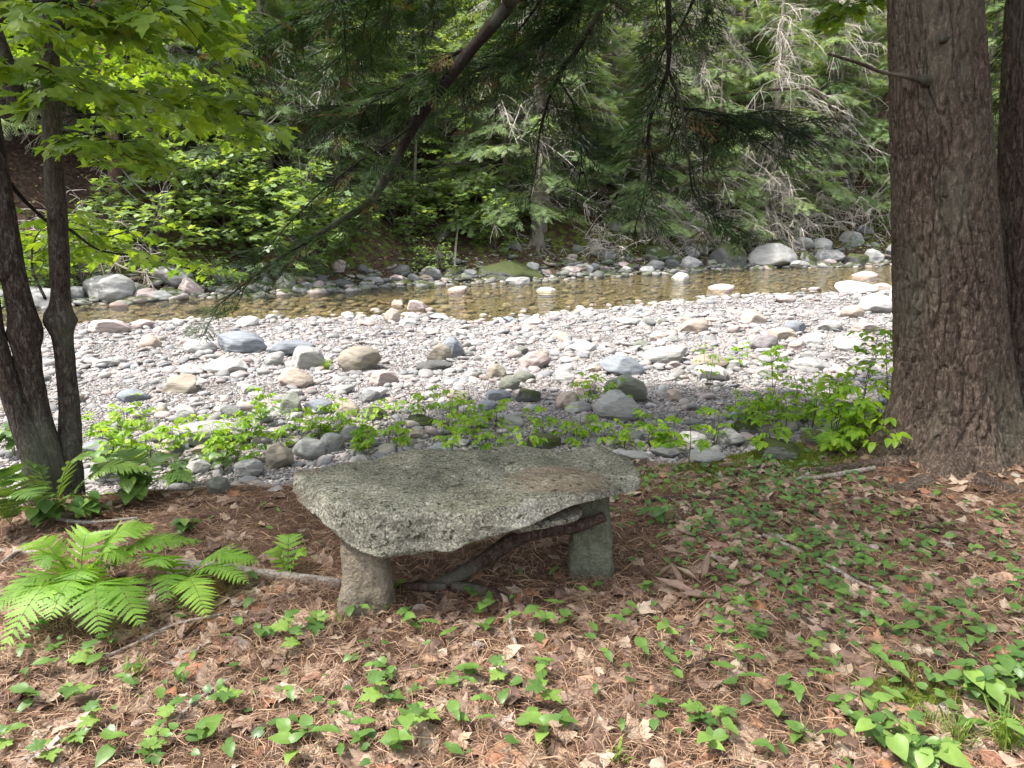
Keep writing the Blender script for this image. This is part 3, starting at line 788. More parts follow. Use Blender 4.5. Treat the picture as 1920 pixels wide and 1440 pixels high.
sz = 0.05 + 0.22 * r.random(n) ** 3
for v in range(4):
    V, T = rock_shape(1, 360 + v, 0.5, 0.1); q = np.arange(n) % 4 == v; m = int(q.sum())
    R = frames(np.stack([r.normal(0, 0.2, m), r.normal(0, 0.2, m), np.ones(m)], -1), r.uniform(0, 6.28, m)) * (sz[q][:, None] * np.stack([r.uniform(0.8, 1.3, m), r.uniform(0.8, 1.2, m), r.uniform(0.4, 0.7, m)], -1))[:, None, :]
    A.scatter(V, T, R, np.stack([x[q], y[q], H(x[q], y[q]) + 0.1 * sz[q]], -1), r.random(m))
tag(A.build('riverbed_stones', M['gravel']), kind='stuff')
A = Acc()
gravel(A, 26000, 17, 36, 0.08, 0.45, 1, 4, far=True, p_small=3)
tag(A.build('bank_rubble', M['rubble']), kind='stuff')

# ------------------------------------------------------------------ leaf shapes
def fan(outline, centre):
    o = np.array(outline, float); n = len(o)
    V = np.vstack([[centre], o]); V = np.hstack([V, np.zeros((len(V), 1))])
    T = [(0, i + 1, (i + 1) % n + 1) for i in range(n)]
    return V, np.array(T)
def mirror(pts):
    return [(x, y) for x, y in pts] + [(-x, y) for x, y in reversed(pts) if x != 0]
def shape3(V, fold=0.2, droop=0.25, curl=0.0, seed=0, rough=0.0):
    V = V.copy()
    V[:, 2] += fold * np.abs(V[:, 0]) - droop * (V[:, 1] ** 2) + curl * V[:, 0] ** 2
    if rough: V[:, 2] += rough * fbm(V * 3 + seed, 2, seed)
    return V
_m = mirror([(0, 0.03), (0.13, -0.06), (0.42, 0.02), (0.31, 0.15), (0.44, 0.25), (0.38, 0.33), (0.60, 0.57), (0.42, 0.57), (0.36, 0.66), (0.17, 0.53), (0.25, 0.76), (0.12, 0.80), (0, 1.05)])
MAPLE, MAPLE_T = fan(_m, (0, 0.36))
MAPLES = [shape3(MAPLE, 0.15, 0.25, 0.2, 1, 0.1), shape3(MAPLE, -0.1, 0.3, -0.3, 2, 0.15)]
_ml = mirror([(0, 0), (0.38, 0.0), (0.33, 0.25), (0.58, 0.55), (0.25, 0.55), (0, 1.0)])
MAPLEL, MAPLEL_T = fan(_ml, (0, 0.35))
_ov = mirror([(0, 0), (0.24, 0.12), (0.34, 0.36), (0.28, 0.62), (0.14, 0.85), (0, 1.0)])
OVAL, OVAL_T = fan(_ov, (0, 0.45))
def heart(n=6, w=0.40, m=2):
    """glossy heart-based leaf as a strip grid with a crease at the midrib"""
    ys = np.linspace(0, 1, n + 1)
    prof = np.array([0.55, 0.95, 1.0, 0.86, 0.62, 0.33, 0.0]) * w if n == 6 else w * np.sin(np.pi * ys ** 0.7)
    V, T = [], []
    for i, y in enumerate(ys):
        for j in range(-m, m + 1):
            u = j / m
            yy = y - (0.10 * abs(u) if i == 0 else 0)
            V.append((u * prof[i], yy, 0.0))
    k = 2 * m + 1
    for i in range(n):
        for j in range(2 * m):
            a = i * k + j
            T += [(a, a + 1, a + k + 1), (a, a + k + 1, a + k)]
    return np.array(V), np.array(T)
HEART, HEART_T = heart()

# ------------------------------------------------------------------ leaf litter, needles, moss tufts on the forest floor
def mossy(x, y):
    pe = y - y_edge(x)
    m = np.exp(-((pe + 0.12) / 0.34) ** 2) * sstep(0.4, 0.9, x) + 0.8 * np.exp(-(((x - 1.35) / 0.30) ** 2 + ((y - 2.05) / 0.22) ** 2))
    return m * np.clip(0.7 + 1.8 * fbm(np.stack([x * 2.5, y * 2.5, x * 0], -1), 3, 66), 0, 1.3)
def litter(n, seed, ymin, ymax, xw, kinds):
    r = np.random.default_rng(seed)
    y = ymin + (ymax - ymin) * r.random(n)
    x = r.uniform(-1, 1, n) * (0.75 * (y + 0.6) + xw)
    px, py = to_px(np.stack([x, y, 0 * x], -1))
    ok = (y < y_edge(x) - 0.02)
    # thinner cover in the dark duff behind and left of the bench
    keep = np.where((y > 2.75) & (x < 0.7), 0.30, 1.0) * np.clip(0.75 + 1.6 * fbm(np.stack([x * 1.6, y * 1.6, x * 0], -1), 3, 45), 0.35, 1)
    ok &= (r.random(n) < keep) & (r.random(n) > 1.25 * mossy(x, y))
    return x[ok], y[ok], r
A = Acc()
for seed in (1, 2, 3, 4, 5, 6):
    x, y, r = litter(3000, 40 + seed, 0.7, 5.0, 0.6, None)
    base, T = (MAPLE, MAPLE_T) if seed in (1, 4) else (HEART * [0.9, 1, 1], HEART_T)
    # each variety crumples in its own way
    V = base - [0, 0.4, 0]
    V[:, 2] = r.uniform(0.05, 0.35) * V[:, 0] ** 2 * 2.2 * (1 if seed % 2 else -1) + r.uniform(-0.3, 0.5) * V[:, 1] ** 2 + 0.35 * fbm(V * 3.1 + seed * 9, 2, seed)
    n = len(x)
    s = r.uniform(0.030, 0.105, n) * (1.0 if seed in (1, 4) else 1.05)
    R = frames(np.stack([r.normal(0, 0.20, n), r.normal(-0.03, 0.20, n), np.ones(n)], -1), r.uniform(0, 6.28, n))
    R = R * np.stack([s * r.uniform(0.6, 1.1, n), s, s * r.uniform(0.4, 1.3, n)], -1)[:, None, :]
    A.scatter(V, T, R, np.stack([x, y, H(x, y) + 0.004 + 0.08 * s * r.random(n)], -1), r.random(n) ** 1.25)
tag(A.build('leaf_litter', M['dead']), kind='stuff')

def needles(n, seed, ymin, ymax):
    r = np.random.default_rng(seed)
    y = ymin + (ymax - ymin) * r.random(n) ** 0.9
    x = r.uniform(-1, 1, n) * (0.75 * (y + 0.6) + 0.2)
    ok = (y < y_edge(x) + 0.05) & (r.random(n) > 1.25 * mossy(x, y))
    x, y = x[ok], y[ok]; n = len(x)
    L = r.uniform(0.03, 0.12, n); w = r.uniform(0.0006, 0.0012, n)
    yaw = r.uniform(0, 6.28, n) + 0.5 * fbm(np.stack([x * 3, y * 3, x * 0], -1), 2, 5)
    bend = r.normal(0, 0.18, n)
    d = np.stack([np.cos(yaw), np.sin(yaw), r.normal(0, 0.10, n)], -1)
    sd = np.stack([-np.sin(yaw), np.cos(yaw), r.normal(0, 0.5, n)], -1)
    c = np.stack([x, y, H(x, y) + 0.008 + 0.012 * r.random(n)], -1)
    mid = c + sd * (bend * L)[:, None] * 0.5 + np.array([0, 0, 1]) * (0.004 + 0.01 * r.random(n))[:, None]
    a, b = c - d * L[:, None] / 2, c + d * L[:, None] / 2
    o = sd * w[:, None]
    V = np.stack([a - o, a + o, mid - o, mid + o, b], 1).reshape(-1, 3)
    t = np.array([(0, 1, 3), (0, 3, 2), (2, 3, 4)])
    T = (t[None] + (np.arange(n) * 5)[:, None, None]).reshape(-1, 3)
    return V, T, np.repeat(r.random(n), 5)
A = Acc()
A.add(*needles(55000, 91, 0.8, 4.8))
A.add(*needles(12000, 92, 1.6, 3.0))
tag(A.build('fallen_needles', M['duff']), kind='stuff')

def tuft_mesh(A, x, y, z, r, n, h, w, spread=0.6, tint=None):
    for i in range(n):
        yaw = r.uniform(0, 6.28); l = h * r.uniform(0.5, 1.1); t = r.uniform(0.05, spread)
        d = np.array([math.cos(yaw) * t, math.sin(yaw) * t, 1.0]); d /= np.linalg.norm(d)
        s = np.array([-math.sin(yaw), math.cos(yaw), 0]) * w
        b = np.array([x + r.normal(0, 0.012), y + r.normal(0, 0.012), z])
        dr = np.array([math.cos(yaw), math.sin(yaw), -0.9])
        p1 = b + d * l * 0.5; p2 = b + d * l * 0.85 + dr * l * 0.12 * spread; p3 = b + d * l + dr * l * 0.42 * spread
        A.add([b - s, b + s, p1 - s, p1 + s, p2 - s * 0.7, p2 + s * 0.7, p3], [(0, 1, 3), (0, 3, 2), (2, 3, 5), (2, 5, 4), (4, 5, 6)], r.random() if tint is None else tint)

# moss shoots: a fine green nap near the shore edge and in the lower right
r = np.random.default_rng(55)
A = Acc()
n = 140000
y = r.uniform(1.5, 5.2, n); x = r.uniform(0.3, 3.6, n)
dens = mossy(x, y) * (H(x, y) > -0.3)
ok = r.random(n) < dens
x, y = x[ok], y[ok]; n = len(x)
z = H(x, y); hh = r.uniform(0.010, 0.028, n); yaw = r.uniform(0, 6.28, n)
c = np.stack([x, y, z], -1); s = np.stack([np.cos(yaw), np.sin(yaw), 0 * x], -1) * 0.0022
tip = c + np.stack([r.normal(0, 0.008, n), r.normal(0, 0.008, n), hh], -1)
A.add(np.stack([c - s, c + s, tip], 1).reshape(-1, 3), np.arange(n * 3).reshape(-1, 3), np.repeat(r.random(n), 3))
tag(A.build('moss', M['moss'], smooth=False), kind='stuff')

# the carpet of tiny creeping leaves too many to count
r = np.random.default_rng(58)
n = 15000
y = r.uniform(1.0, 4.8, n); x = r.uniform(-1.9, 3.8, n)
dens = (0.13 * (1 - sstep(2.1, 2.6, y) * (x < 0.5)) + 0.5 * sstep(0.4, 1.4, x) * sstep(1.7, 2.6, y)) * np.clip(0.5 + 2.2 * fbm(np.stack([x * 2, y * 2, x * 0], -1), 3, 67), 0, 1.5)
ok = (r.random(n) < dens) & (y < y_edge(x) - 0.1) & ~((np.abs(x - 2.5) < 0.42) & (y > 3.6)); x, y = x[ok], y[ok]; n = len(x)
A = Acc()
R = frames(np.stack([r.normal(0, 0.25, n), r.normal(-0.1, 0.25, n), np.ones(n)], -1), r.uniform(0, 6.28, n)) * r.uniform(0.018, 0.045, n)[:, None, None]
A.scatter(shape3(HEART, 0.1, 0.2, 0.1), HEART_T, R, np.stack([x, y, H(x, y) + r.uniform(0.015, 0.05, n)], -1), r.random(n) * 0.5)
tag(A.build('creeping_groundcover', M['leaf_herb']), kind='stuff')

# ------------------------------------------------------------------ stone bench
def rounded_box(n, p=7.0):
    """cube sphere with a p-norm: rounded unit box in [-1,1]^3"""
    V, T, idx = [], [], {}
    def vid(a):
        k = tuple(int(v) for v in a)
        if k not in idx: idx[k] = len(V); V.append([2 * v / n - 1 for v in k])
        return idx[k]
    for ax in range(3):
        for side in (0, n):
            for i in range(n):
                for j in range(n):
                    q = []
                    for di, dj in ((0, 0), (1, 0), (1, 1), (0, 1)):
                        c = [0, 0, 0]; c[ax] = side; c[(ax + 1) % 3] = i + di; c[(ax + 2) % 3] = j + dj
                        q.append(vid(c))
                    if side == 0: q = q[::-1]
                    T += [(q[0], q[1], q[2]), (q[0], q[2], q[3])]
    V = np.array(V)
    nn = (np.abs(V) ** p).sum(-1) ** (1 / p)
    return V / nn[:, None], np.array(T)
bench = empty('stone_bench', (0, 0, 0))
tag(bench, 'rough lichen-covered granite slab bench resting on two stone legs', 'bench')
V, T = rounded_box(110, 14.0)
u, v, w = V[:, 0], V[:, 1], V[:, 2]
X = np.interp(u, [-1, 1], [-0.885, 0.515])
_fx, _fy_ = [-0.89, -0.83, -0.70, -0.58, -0.50, -0.2, 0.05, 0.2, 0.515], [2.79, 2.70, 2.57, 2.49, 2.455, 2.47, 2.53, 2.62, 2.75]
fy = np.interp(X, _fx, _fy_)
by = np.interp(X, [-0.89, -0.83, -0.68, -0.4, 0.0, 0.3, 0.43, 0.515], [2.84, 2.94, 3.03, 3.09, 3.14, 3.18, 3.16, 3.00])
X = X + 0.05 * (w + 1) / 2 * np.clip(1 - (X + 0.885) / 0.35, 0, 1) * sstep(0.9, 0.3, (v + 1) / 2)
Y = fy + (by - fy) * (v + 1) / 2 + (w + 1) / 2 * (1 - (v + 1) / 2) * np.interp(X, [-0.9, -0.5, 0.1, 0.5], [0.01, 0.05, 0.05, 0.01])
vv = (v + 1) / 2
zt = np.interp(X, [-0.9, -0.5, 0, 0.53], [0.460, 0.475, 0.475, 0.475]) - 0.035 * (1 - vv) ** 2.5 * np.interp(X, [-0.9, -0.3, 0.5], [0.5, 1.0, 0.7])
_zx = []
for _a, _b in [(556, 930), (580, 958), (610, 985), (650, 1026), (700, 1046), (770, 1048), (840, 1043), (900, 1022), (950, 1003), (1000, 985), (1070, 950), (1130, 936), (1185, 924)]:
    _y = 2.6
    for _ in range(8):
        _p = at_y(_a, _b, _y); _y = float(np.interp(_p[0], _fx, _fy_))
    _zx.append((_p[0], _p[2]))
zbf = np.interp(X, [q[0] for q in _zx], [q[1] for q in _zx])
zb = zbf + (0.31 - zbf) * vv * 0.5
Z = zb + (zt - zb) * (w + 1) / 2
P = np.stack([X, Y, Z], -1)
cen = np.array([-0.15, 2.9, 0.36])
nr = nrm((P - cen) * [1, 2.2, 5])
P = P + nr * (0.034 * fbm(P * 4.5, 3, 61) + 0.020 * fbm(P * 13, 3, 62) + 0.030 * np.minimum(0, fbm(P * 30, 2, 63) + 0.22))[:, None]
# layered ledges along the front lower lip
led = 0.006 * np.sin(P[:, 2] * 120 + 6 * fbm(P * 3, 2, 64)) * sstep(2.75, 2.5, P[:, 1]) * sstep(0.36, 0.30, P[:, 2])
P[:, 1] += led
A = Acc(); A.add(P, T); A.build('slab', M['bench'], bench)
# thin flake of stone under the right part of the slab
V, T = rounded_box(30, 4.0)
F = np.stack([V[:, 0] * 0.15 + 0.13, V[:, 1] * 0.13 + 2.78, V[:, 2] * 0.020 + 0.325 + 0.16 * (V[:, 0] * 0.17)], -1)
F[:, 2] += 0.014 * fbm(F * 9, 3, 71)
F[:, 1] += 0.02 * fbm(F * 6, 3, 72)
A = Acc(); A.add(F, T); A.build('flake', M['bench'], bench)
def leg(cx, cy, w0, w1, d, h, lean, seed, tw=0.0, leany=0.0, mat='bench_leg', label=None):
    V, T = rounded_box(60, 6.0)
    V[:, 2] = np.clip(V[:, 2] * 1.25, -1, 1)
    t = (V[:, 2] + 1) / 2
    wd = (w0 * (1 - t) ** 1.6 + w1 * (1 - (1 - t) ** 1.6)) / 2
    x = V[:, 0] * wd; y = V[:, 1] * d / 2
    c, s = math.cos(tw), math.sin(tw)
    Q = np.stack([cx + c * x - s * y + lean * t, cy + s * x + c * y + leany * t, -0.08 + t * (h + 0.08)], -1)
    nn = nrm((Q - [cx, cy, 0]) * [1, 1, 0])
    Q = Q + nn * (0.038 * fbm(Q * 6, 4, seed) + 0.012 * fbm(Q * [40, 40, 7], 2, seed + 1) * 0.6 + 0.006 * fbm(Q * 22, 3, seed + 2))[:, None]
    A = Acc(); A.add(Q, T)
    o = A.build('leg', M[mat], bench); o['label'] = label; return o
leg(-0.555, 2.585, 0.215, 0.165, 0.20, 0.29, -0.035, 80, 0.1, 0.075, label='brown squat leg stone, the left and nearer of the two')
leg(0.335, 2.88, 0.190, 0.168, 0.15, 0.385, -0.005, 90, -0.05, mat='bench_leg_green', label='grey green post-like leg stone, the right one')

# ------------------------------------------------------------------ sticks and logs
def woody(name, pts, rads, mat, label, cat, group=None, sides=10, n=40, seed=0, amp=0.25, parent=None):
    p = spline(pts, n)
    rr = np.interp(np.linspace(0, 1, n), np.linspace(0, 1, len(rads)), rads)
    V, T = tube(p, rr, sides, True, lambda X, a, R: R * amp * fbm(X * 12 + seed, 3, seed))
    A = Acc(); A.add(V, T)
    o = A.build(name, mat, parent)
    if parent is None: tag(o, label, cat, group)
    return o
sp_pts = [at_y(1132, 968, 2.74), at_y(1085, 986, 2.76), at_y(1010, 997, 2.76), at_y(960, 1015, 2.77), at_y(905, 1050, 2.78), at_y(860, 1078, 2.76), at_y(815, 1098, 2.75)]
woody('fallen_branch', sp_pts, [0.022, 0.027, 0.030, 0.032, 0.030, 0.027, 0.024], M['stick'], 'dark brown bent branch leaning under the stone bench against its right leg', 'branch', seed=5, sides=16, n=90, amp=0.42)
woody('fallen_branch', [at_z(835, 1100, 0.02), at_z(790, 1100, 0.03), at_z(740, 1098, 0.03)], [0.018, 0.02, 0.012], M['stick'], 'short dark branch end lying on the ground under the bench beside its left leg', 'branch', seed=6, sides=10, n=20)
woody('fallen_branch', [at_z(850, 1098, 0.02), at_z(900, 1108, 0.025), at_z(960, 1128, 0.015)], [0.022, 0.026, 0.02], M['stick'], 'flat mossy dark branch pressed into the ground in front of the bent branch', 'branch', seed=7, sides=10, n=20)
def on_ground(pts, lift=0.0):
    out = []
    for a, b in pts:
        p = ground_hit(a, b); out.append((p[0], p[1], p[2] + lift))
    return out
woody('fallen_log', on_ground([(330, 1058), (400, 1066), (480, 1076), (560, 1090), (640, 1098)], 0.006), [0.020, 0.026, 0.020, 0.025, 0.022], M['dead_wood'], 'pale grey log lying on the ground behind the left bench leg', 'log', seed=8, sides=14)
woody('fallen_log', on_ground([(0, 1034), (70, 1040), (140, 1036), (215, 1046)], 0.004), [0.012, 0.014, 0.012, 0.008], M['dead_wood'], 'thin pale log behind the fern clump at the left edge', 'log', seed=9, sides=12)
woody('fallen_log', on_ground([(1490, 905), (1560, 897), (1640, 882)], 0.015), [0.012, 0.016, 0.014], M['dead_wood'], 'bleached pale root-like stick at the foot of the big hemlock', 'branch', seed=10)
woody('fallen_branch', on_ground([(1576, 832), (1590, 812), (1625, 802)], 0.05), [0.010, 0.018, 0.016], M['stick'], 'curved dark root sticking out of the moss left of the big trunk', 'branch', seed=12)
tw = [([(1430, 1010), (1520, 1050), (1620, 1105), (1700, 1125)], 'thin grey twig lying in leaf litter below the big hemlock'),
      ([(1390, 1070), (1470, 1075), (1560, 1082), (1640, 1100)], 'thin grey twig crossing behind the curled dead leaves'),
      ([(955, 1150), (958, 1190), (968, 1220), (975, 1250)], 'upright bent brown twig in the middle of the front leaf litter'),
      ([(880, 1262), (930, 1290), (1000, 1325), (1060, 1350)], 'pale thin twig slanting through the mayflower leaves below the bench'),
      ([(330, 1360), (370, 1325), (420, 1290), (440, 1280)], 'brown forked twig lying among dead leaves at lower left'),
      ([(1500, 1160), (1525, 1185), (1560, 1192), (1640, 1196)], 'short dark twig beside a patch of moss at lower right'),
      ([(0, 1068), (30, 1045), (70, 1030)], 'dark stick slanting at the left edge behind the fern'),
      ([(1280, 1262), (1320, 1250), (1365, 1240)], 'short stout grey twig in the litter right of centre'),
      ([(200, 1240), (260, 1215), (330, 1180), (420, 1160)], 'long thin grey twig below the fern clump'),
      ([(1200, 945), (1290, 938), (1380, 944)], 'thin dark stick on the duff right of the bench slab'),
      ([(60, 965), (150, 985), (260, 978)], 'thin dark stick on the duff by the leafy herbs at left'),
      ([(1700, 985), (1780, 1010), (1850, 1040)], 'thin dark twig in shade under the big hemlock')]
for k, (pp, lb) in enumerate(tw):
    d = float(depth_of(ground_hit(*pp[0])))
    woody('twig', on_ground(pp, 0.016), [0.0025 * d, 0.003 * d, 0.0018 * d], M['dead_wood'] if k % 2 == 0 else M['stick'], lb, 'twig', 'twigs lying on the forest floor', seed=20 + k, sides=7, n=24, amp=0.3)

# ------------------------------------------------------------------ big hemlock on the right
hem = empty('hemlock_tree', (2.7, 4.40, 0))
tag(hem, 'big two-stemmed hemlock with furrowed red brown bark at right', 'tree')
def rel(o, P):
    return np.asarray(P, float) - np.array(o.location)
def big_trunk(pxs, Y, hx, R0, nsid, seed, flare, top=15, res=0.0055, lobes=(0.4,)):
    """pxs: (px centre, py, width px)"""
    C_ = np.array([at_y(a, b, Y) for a, b, c in pxs]); Wd = np.array([c / FPX * depth_of(q) / 2 for (a, b, c), q in zip(pxs, C_)])
    o = np.argsort(C_[:, 2]); C_, Wd = C_[o], Wd[o]
    zs = np.concatenate([np.arange(-0.15, 3.1, res), np.linspace(3.15, top, 90)])
    cx = np.interp(zs, C_[:, 2], C_[:, 0]); w = np.interp(zs, C_[:, 2], Wd)
    sl = (C_[-1, 0] - C_[-2, 0]) / (C_[-1, 2] - C_[-2, 2])
    cx = np.where(zs > C_[-1, 2], C_[-1, 0] + (zs - C_[-1, 2]) * sl * 0.6, cx)
    w = np.where(zs > C_[-1, 2], Wd[-1] * np.clip(1 - (zs - C_[-1, 2]) / (top * 1.02), 0.04, 1), w)
    path = np.stack([cx, np.full_like(cx, Y), zs], -1)
    a = np.arange(nsid) * 2 * math.pi / nsid
    ca, sa = np.cos(a), np.sin(a)
    Rr = np.repeat(w[:, None], nsid, 1)
    Pn = np.stack([np.repeat(ca[None], len(zs), 0) * 0.27, np.repeat(sa[None], len(zs), 0) * 0.27, np.repeat(zs[:, None], nsid, 1)], -1)
    warp = 0.05 * fbm(Pn * [3, 3, 2.0], 2, seed + 9)[..., None]
    rid = 1 - np.abs(fbm((Pn + warp) * [25, 25, 4.2], 3, seed)) * 3.6
    crk = 1 - np.abs(vnoise((Pn + warp) * [16, 16, 15], seed + 4)) * 2.0
    Rr = Rr - 0.040 * np.clip(rid - 0.50, 0, 1) - 0.016 * np.clip(crk - 0.72, 0, 1) + 0.012 * fbm(Pn * [6, 6, 1.5], 3, seed + 2) + 0.004 * fbm(Pn * [50, 50, 25], 2, seed + 3)
    zz = np.clip(zs, 0, None)[:, None]
    lob = 0
    for (ang, amp, sharp) in lobes:
        lob = lob + amp * np.clip(np.cos(a - ang), 0, 1)[None] ** sharp
    Rr = Rr + flare * np.exp(-zz / 0.16) * (0.10 + 1.15 * lob) + 0.30 * flare * np.exp(-zz / 0.5) * (0.25 + lob)
    X = path[:, None, :] + np.stack([ca, sa, 0 * ca], -1)[None] * Rr[..., None]
    Vv = X.reshape(-1, 3); n = len(zs)
    i = np.arange(n - 1)[:, None] * nsid; j = np.arange(nsid)[None]; j2 = (j + 1) % nsid
    T = np.concatenate([np.stack([i + j, i + j2, i + nsid + j2], -1).reshape(-1, 3), np.stack([i + j, i + nsid + j2, i + nsid + j], -1).reshape(-1, 3)])
    return Vv, T, path
V, T, tp1 = big_trunk([(1752, 0, 160), (1762, 240, 170), (1773, 480, 182), (1784, 700, 192), (1786, 840, 204), (1786, 900, 212)], 4.40, 0, 0, 420, 400, 0.26, lobes=((math.pi * 1.06, 1.1, 14), (math.pi * 1.30, 0.9, 22), (math.pi * 1.48, 0.6, 30), (math.pi * 1.72, 0.8, 16), (0.2, 0.7, 10)))
A = Acc(); A.add(rel(hem, V), T); A.build('trunk', M['bark_hemlock'], hem)
V, T, tp2 = big_trunk([(1955, 0, 120), (1942, 300, 122), (1938, 600, 118), (1930, 760, 140), (1915, 900, 190)], 4.85, 0, 0, 200, 430, 0.10, res=0.012, lobes=((math.pi, 0.5, 4),))
A = Acc(); A.add(rel(hem, V), T); A.build('trunk', M['bark_hemlock'], hem)
# surface roots
for k, (pp, r0) in enumerate([([(1700, 868), (1640, 872), (1560, 882), (1480, 884)], 0.055), ([(1740, 905), (1700, 915), (1650, 918)], 0.06), ([(1690, 845), (1630, 838), (1560, 850)], 0.04), ([(1830, 900), (1880, 915), (1940, 925)], 0.06)]):
    pts = on_ground(pp, -0.005)
    p = rel(hem, spline(pts, 40))
    rr = np.linspace(r0, 0.012, 40)
    V, T = tube(p, rr, 12, True, lambda X, a, R: R * 0.35 * fbm(X * 9 + k, 3, k))
    A = Acc(); A.add(V, T); A.build('root', M['bark_hemlock'], hem)
# the bare stub of branch pointing left, and knots
def hemtube(name, pts, rads, mat, n=40, seed=0, amp=0.2, sides=9):
    p = rel(hem, spline(pts, n)); rr = np.interp(np.linspace(0, 1, n), np.linspace(0, 1, len(rads)), rads)
    V, T = tube(p, rr, sides, True, lambda X, a, R: R * amp * fbm(X * 14 + seed, 2, seed))
    A = Acc(); A.add(V, T); return A.build(name, mat, hem)
hemtube('dead_branch', [at_y(1735, 152, 4.20), at_y(1690, 142, 4.08), at_y(1650, 134, 4.03), at_y(1610, 118, 3.97), at_y(1552, 101, 3.9)], [0.018, 0.010, 0.009, 0.008, 0.006], M['stick'], seed=31)
for k, (a, b, r_) in enumerate([(1770, 75, 0.022), (1735, 152, 0.028), (1775, 366, 0.018)]):
    q0, q1 = at_y(a, b, 4.22), at_y(a - 4, b - 2, 4.135)
    hemtube('knot', [q0, q1], [r_ * 1.3, r_ * 0.7], M['bark_limb'], n=10, seed=40 + k, amp=0.6)

# ------------------------------------------------------------------ hemlock sprays
def spray(seed, L=0.34, ntw=15, needle=0.0115, step=0.0042, nw=0.0020, droop=0.25):
    """flat feathery spray growing along +Y; returns verts, tris (needles) and verts, tris (twiglets)"""
    r = np.random.default_rng(seed)
    base = np.array([0, 0, 0.0]); segs = []
    def ax(t): return np.array([0.02 * math.sin(t * 5 + seed), t * L, -droop * L * t * t])
    segs.append((ax(0), ax(0.5), 0.0022)); segs.append((ax(0.5), ax(1.0), 0.0014))
    tips = [(ax(0.0), ax(0.5)), (ax(0.5), ax(1.0))]
    for i in range(ntw):
        t = (i + 0.5) / ntw
        sd = 1 if i % 2 else -1
        l = L * (0.52 * (1 - t) ** 0.8 + 0.08) * r.uniform(0.7, 1.15)
        an = math.radians(r.uniform(42, 62))
        d = np.array([sd * math.sin(an), math.cos(an), -0.15 + r.normal(0, 0.12)])
        p0 = ax(t); p1 = p0 + d * l * 0.55; p2 = p1 + (d + [0, 0.12, -0.25]) * l * 0.45
        tips += [(p0, p1), (p1, p2)]
        for k in range(2):
            if l > 0.06:
                t2 = r.uniform(0.3, 0.8); q0 = p0 + (p2 - p0) * t2; s2 = sd if k else -sd
                d2 = np.array([s2 * 0.3 + d[0] * 0.6, 0.8, -0.15]); tips.append((q0, q0 + d2 * l * 0.4))
    NV, NT = [], []
    TA = Acc()
    for a, b in tips:
        ln = np.linalg.norm(b - a); dr = (b - a) / max(ln, 1e-6)
        m = max(2, int(ln / step))
        t = (np.arange(m) + 0.5) / m
        P = a[None] + (b - a)[None] * t[:, None]
        side = np.cross(dr, [0, 0, 1]); side /= max(np.linalg.norm(side), 1e-6)
        for s in (1, -1):
            nd = side * s * 0.85 + dr * 0.5 + np.array([0, 0, 0.1])
            nl = needle * r.uniform(0.75, 1.1, m)
            tip = P + nd[None] * nl[:, None] + r.normal(0, 0.0012, (m, 3))
            k = len(NV)
            w = dr * nw
            for q in range(m):
                NV += [P[q] - w, P[q] + w, tip[q]]
                j = len(NV) - 3
                NT.append((j, j + 1, j + 2))
        w = side * 0.0011
        TA.add([a - w, a + w, b], [(0, 1, 2)])
        w = np.array([0, 0, 0.0011])
        TA.add([a - w, a + w, b], [(0, 1, 2)])
    return np.array(NV), np.array(NT), np.concatenate(TA.v), np.concatenate(TA.t)
SPR = [spray(k, L=0.34, droop=0.2 + 0.1 * k) for k in range(4)]

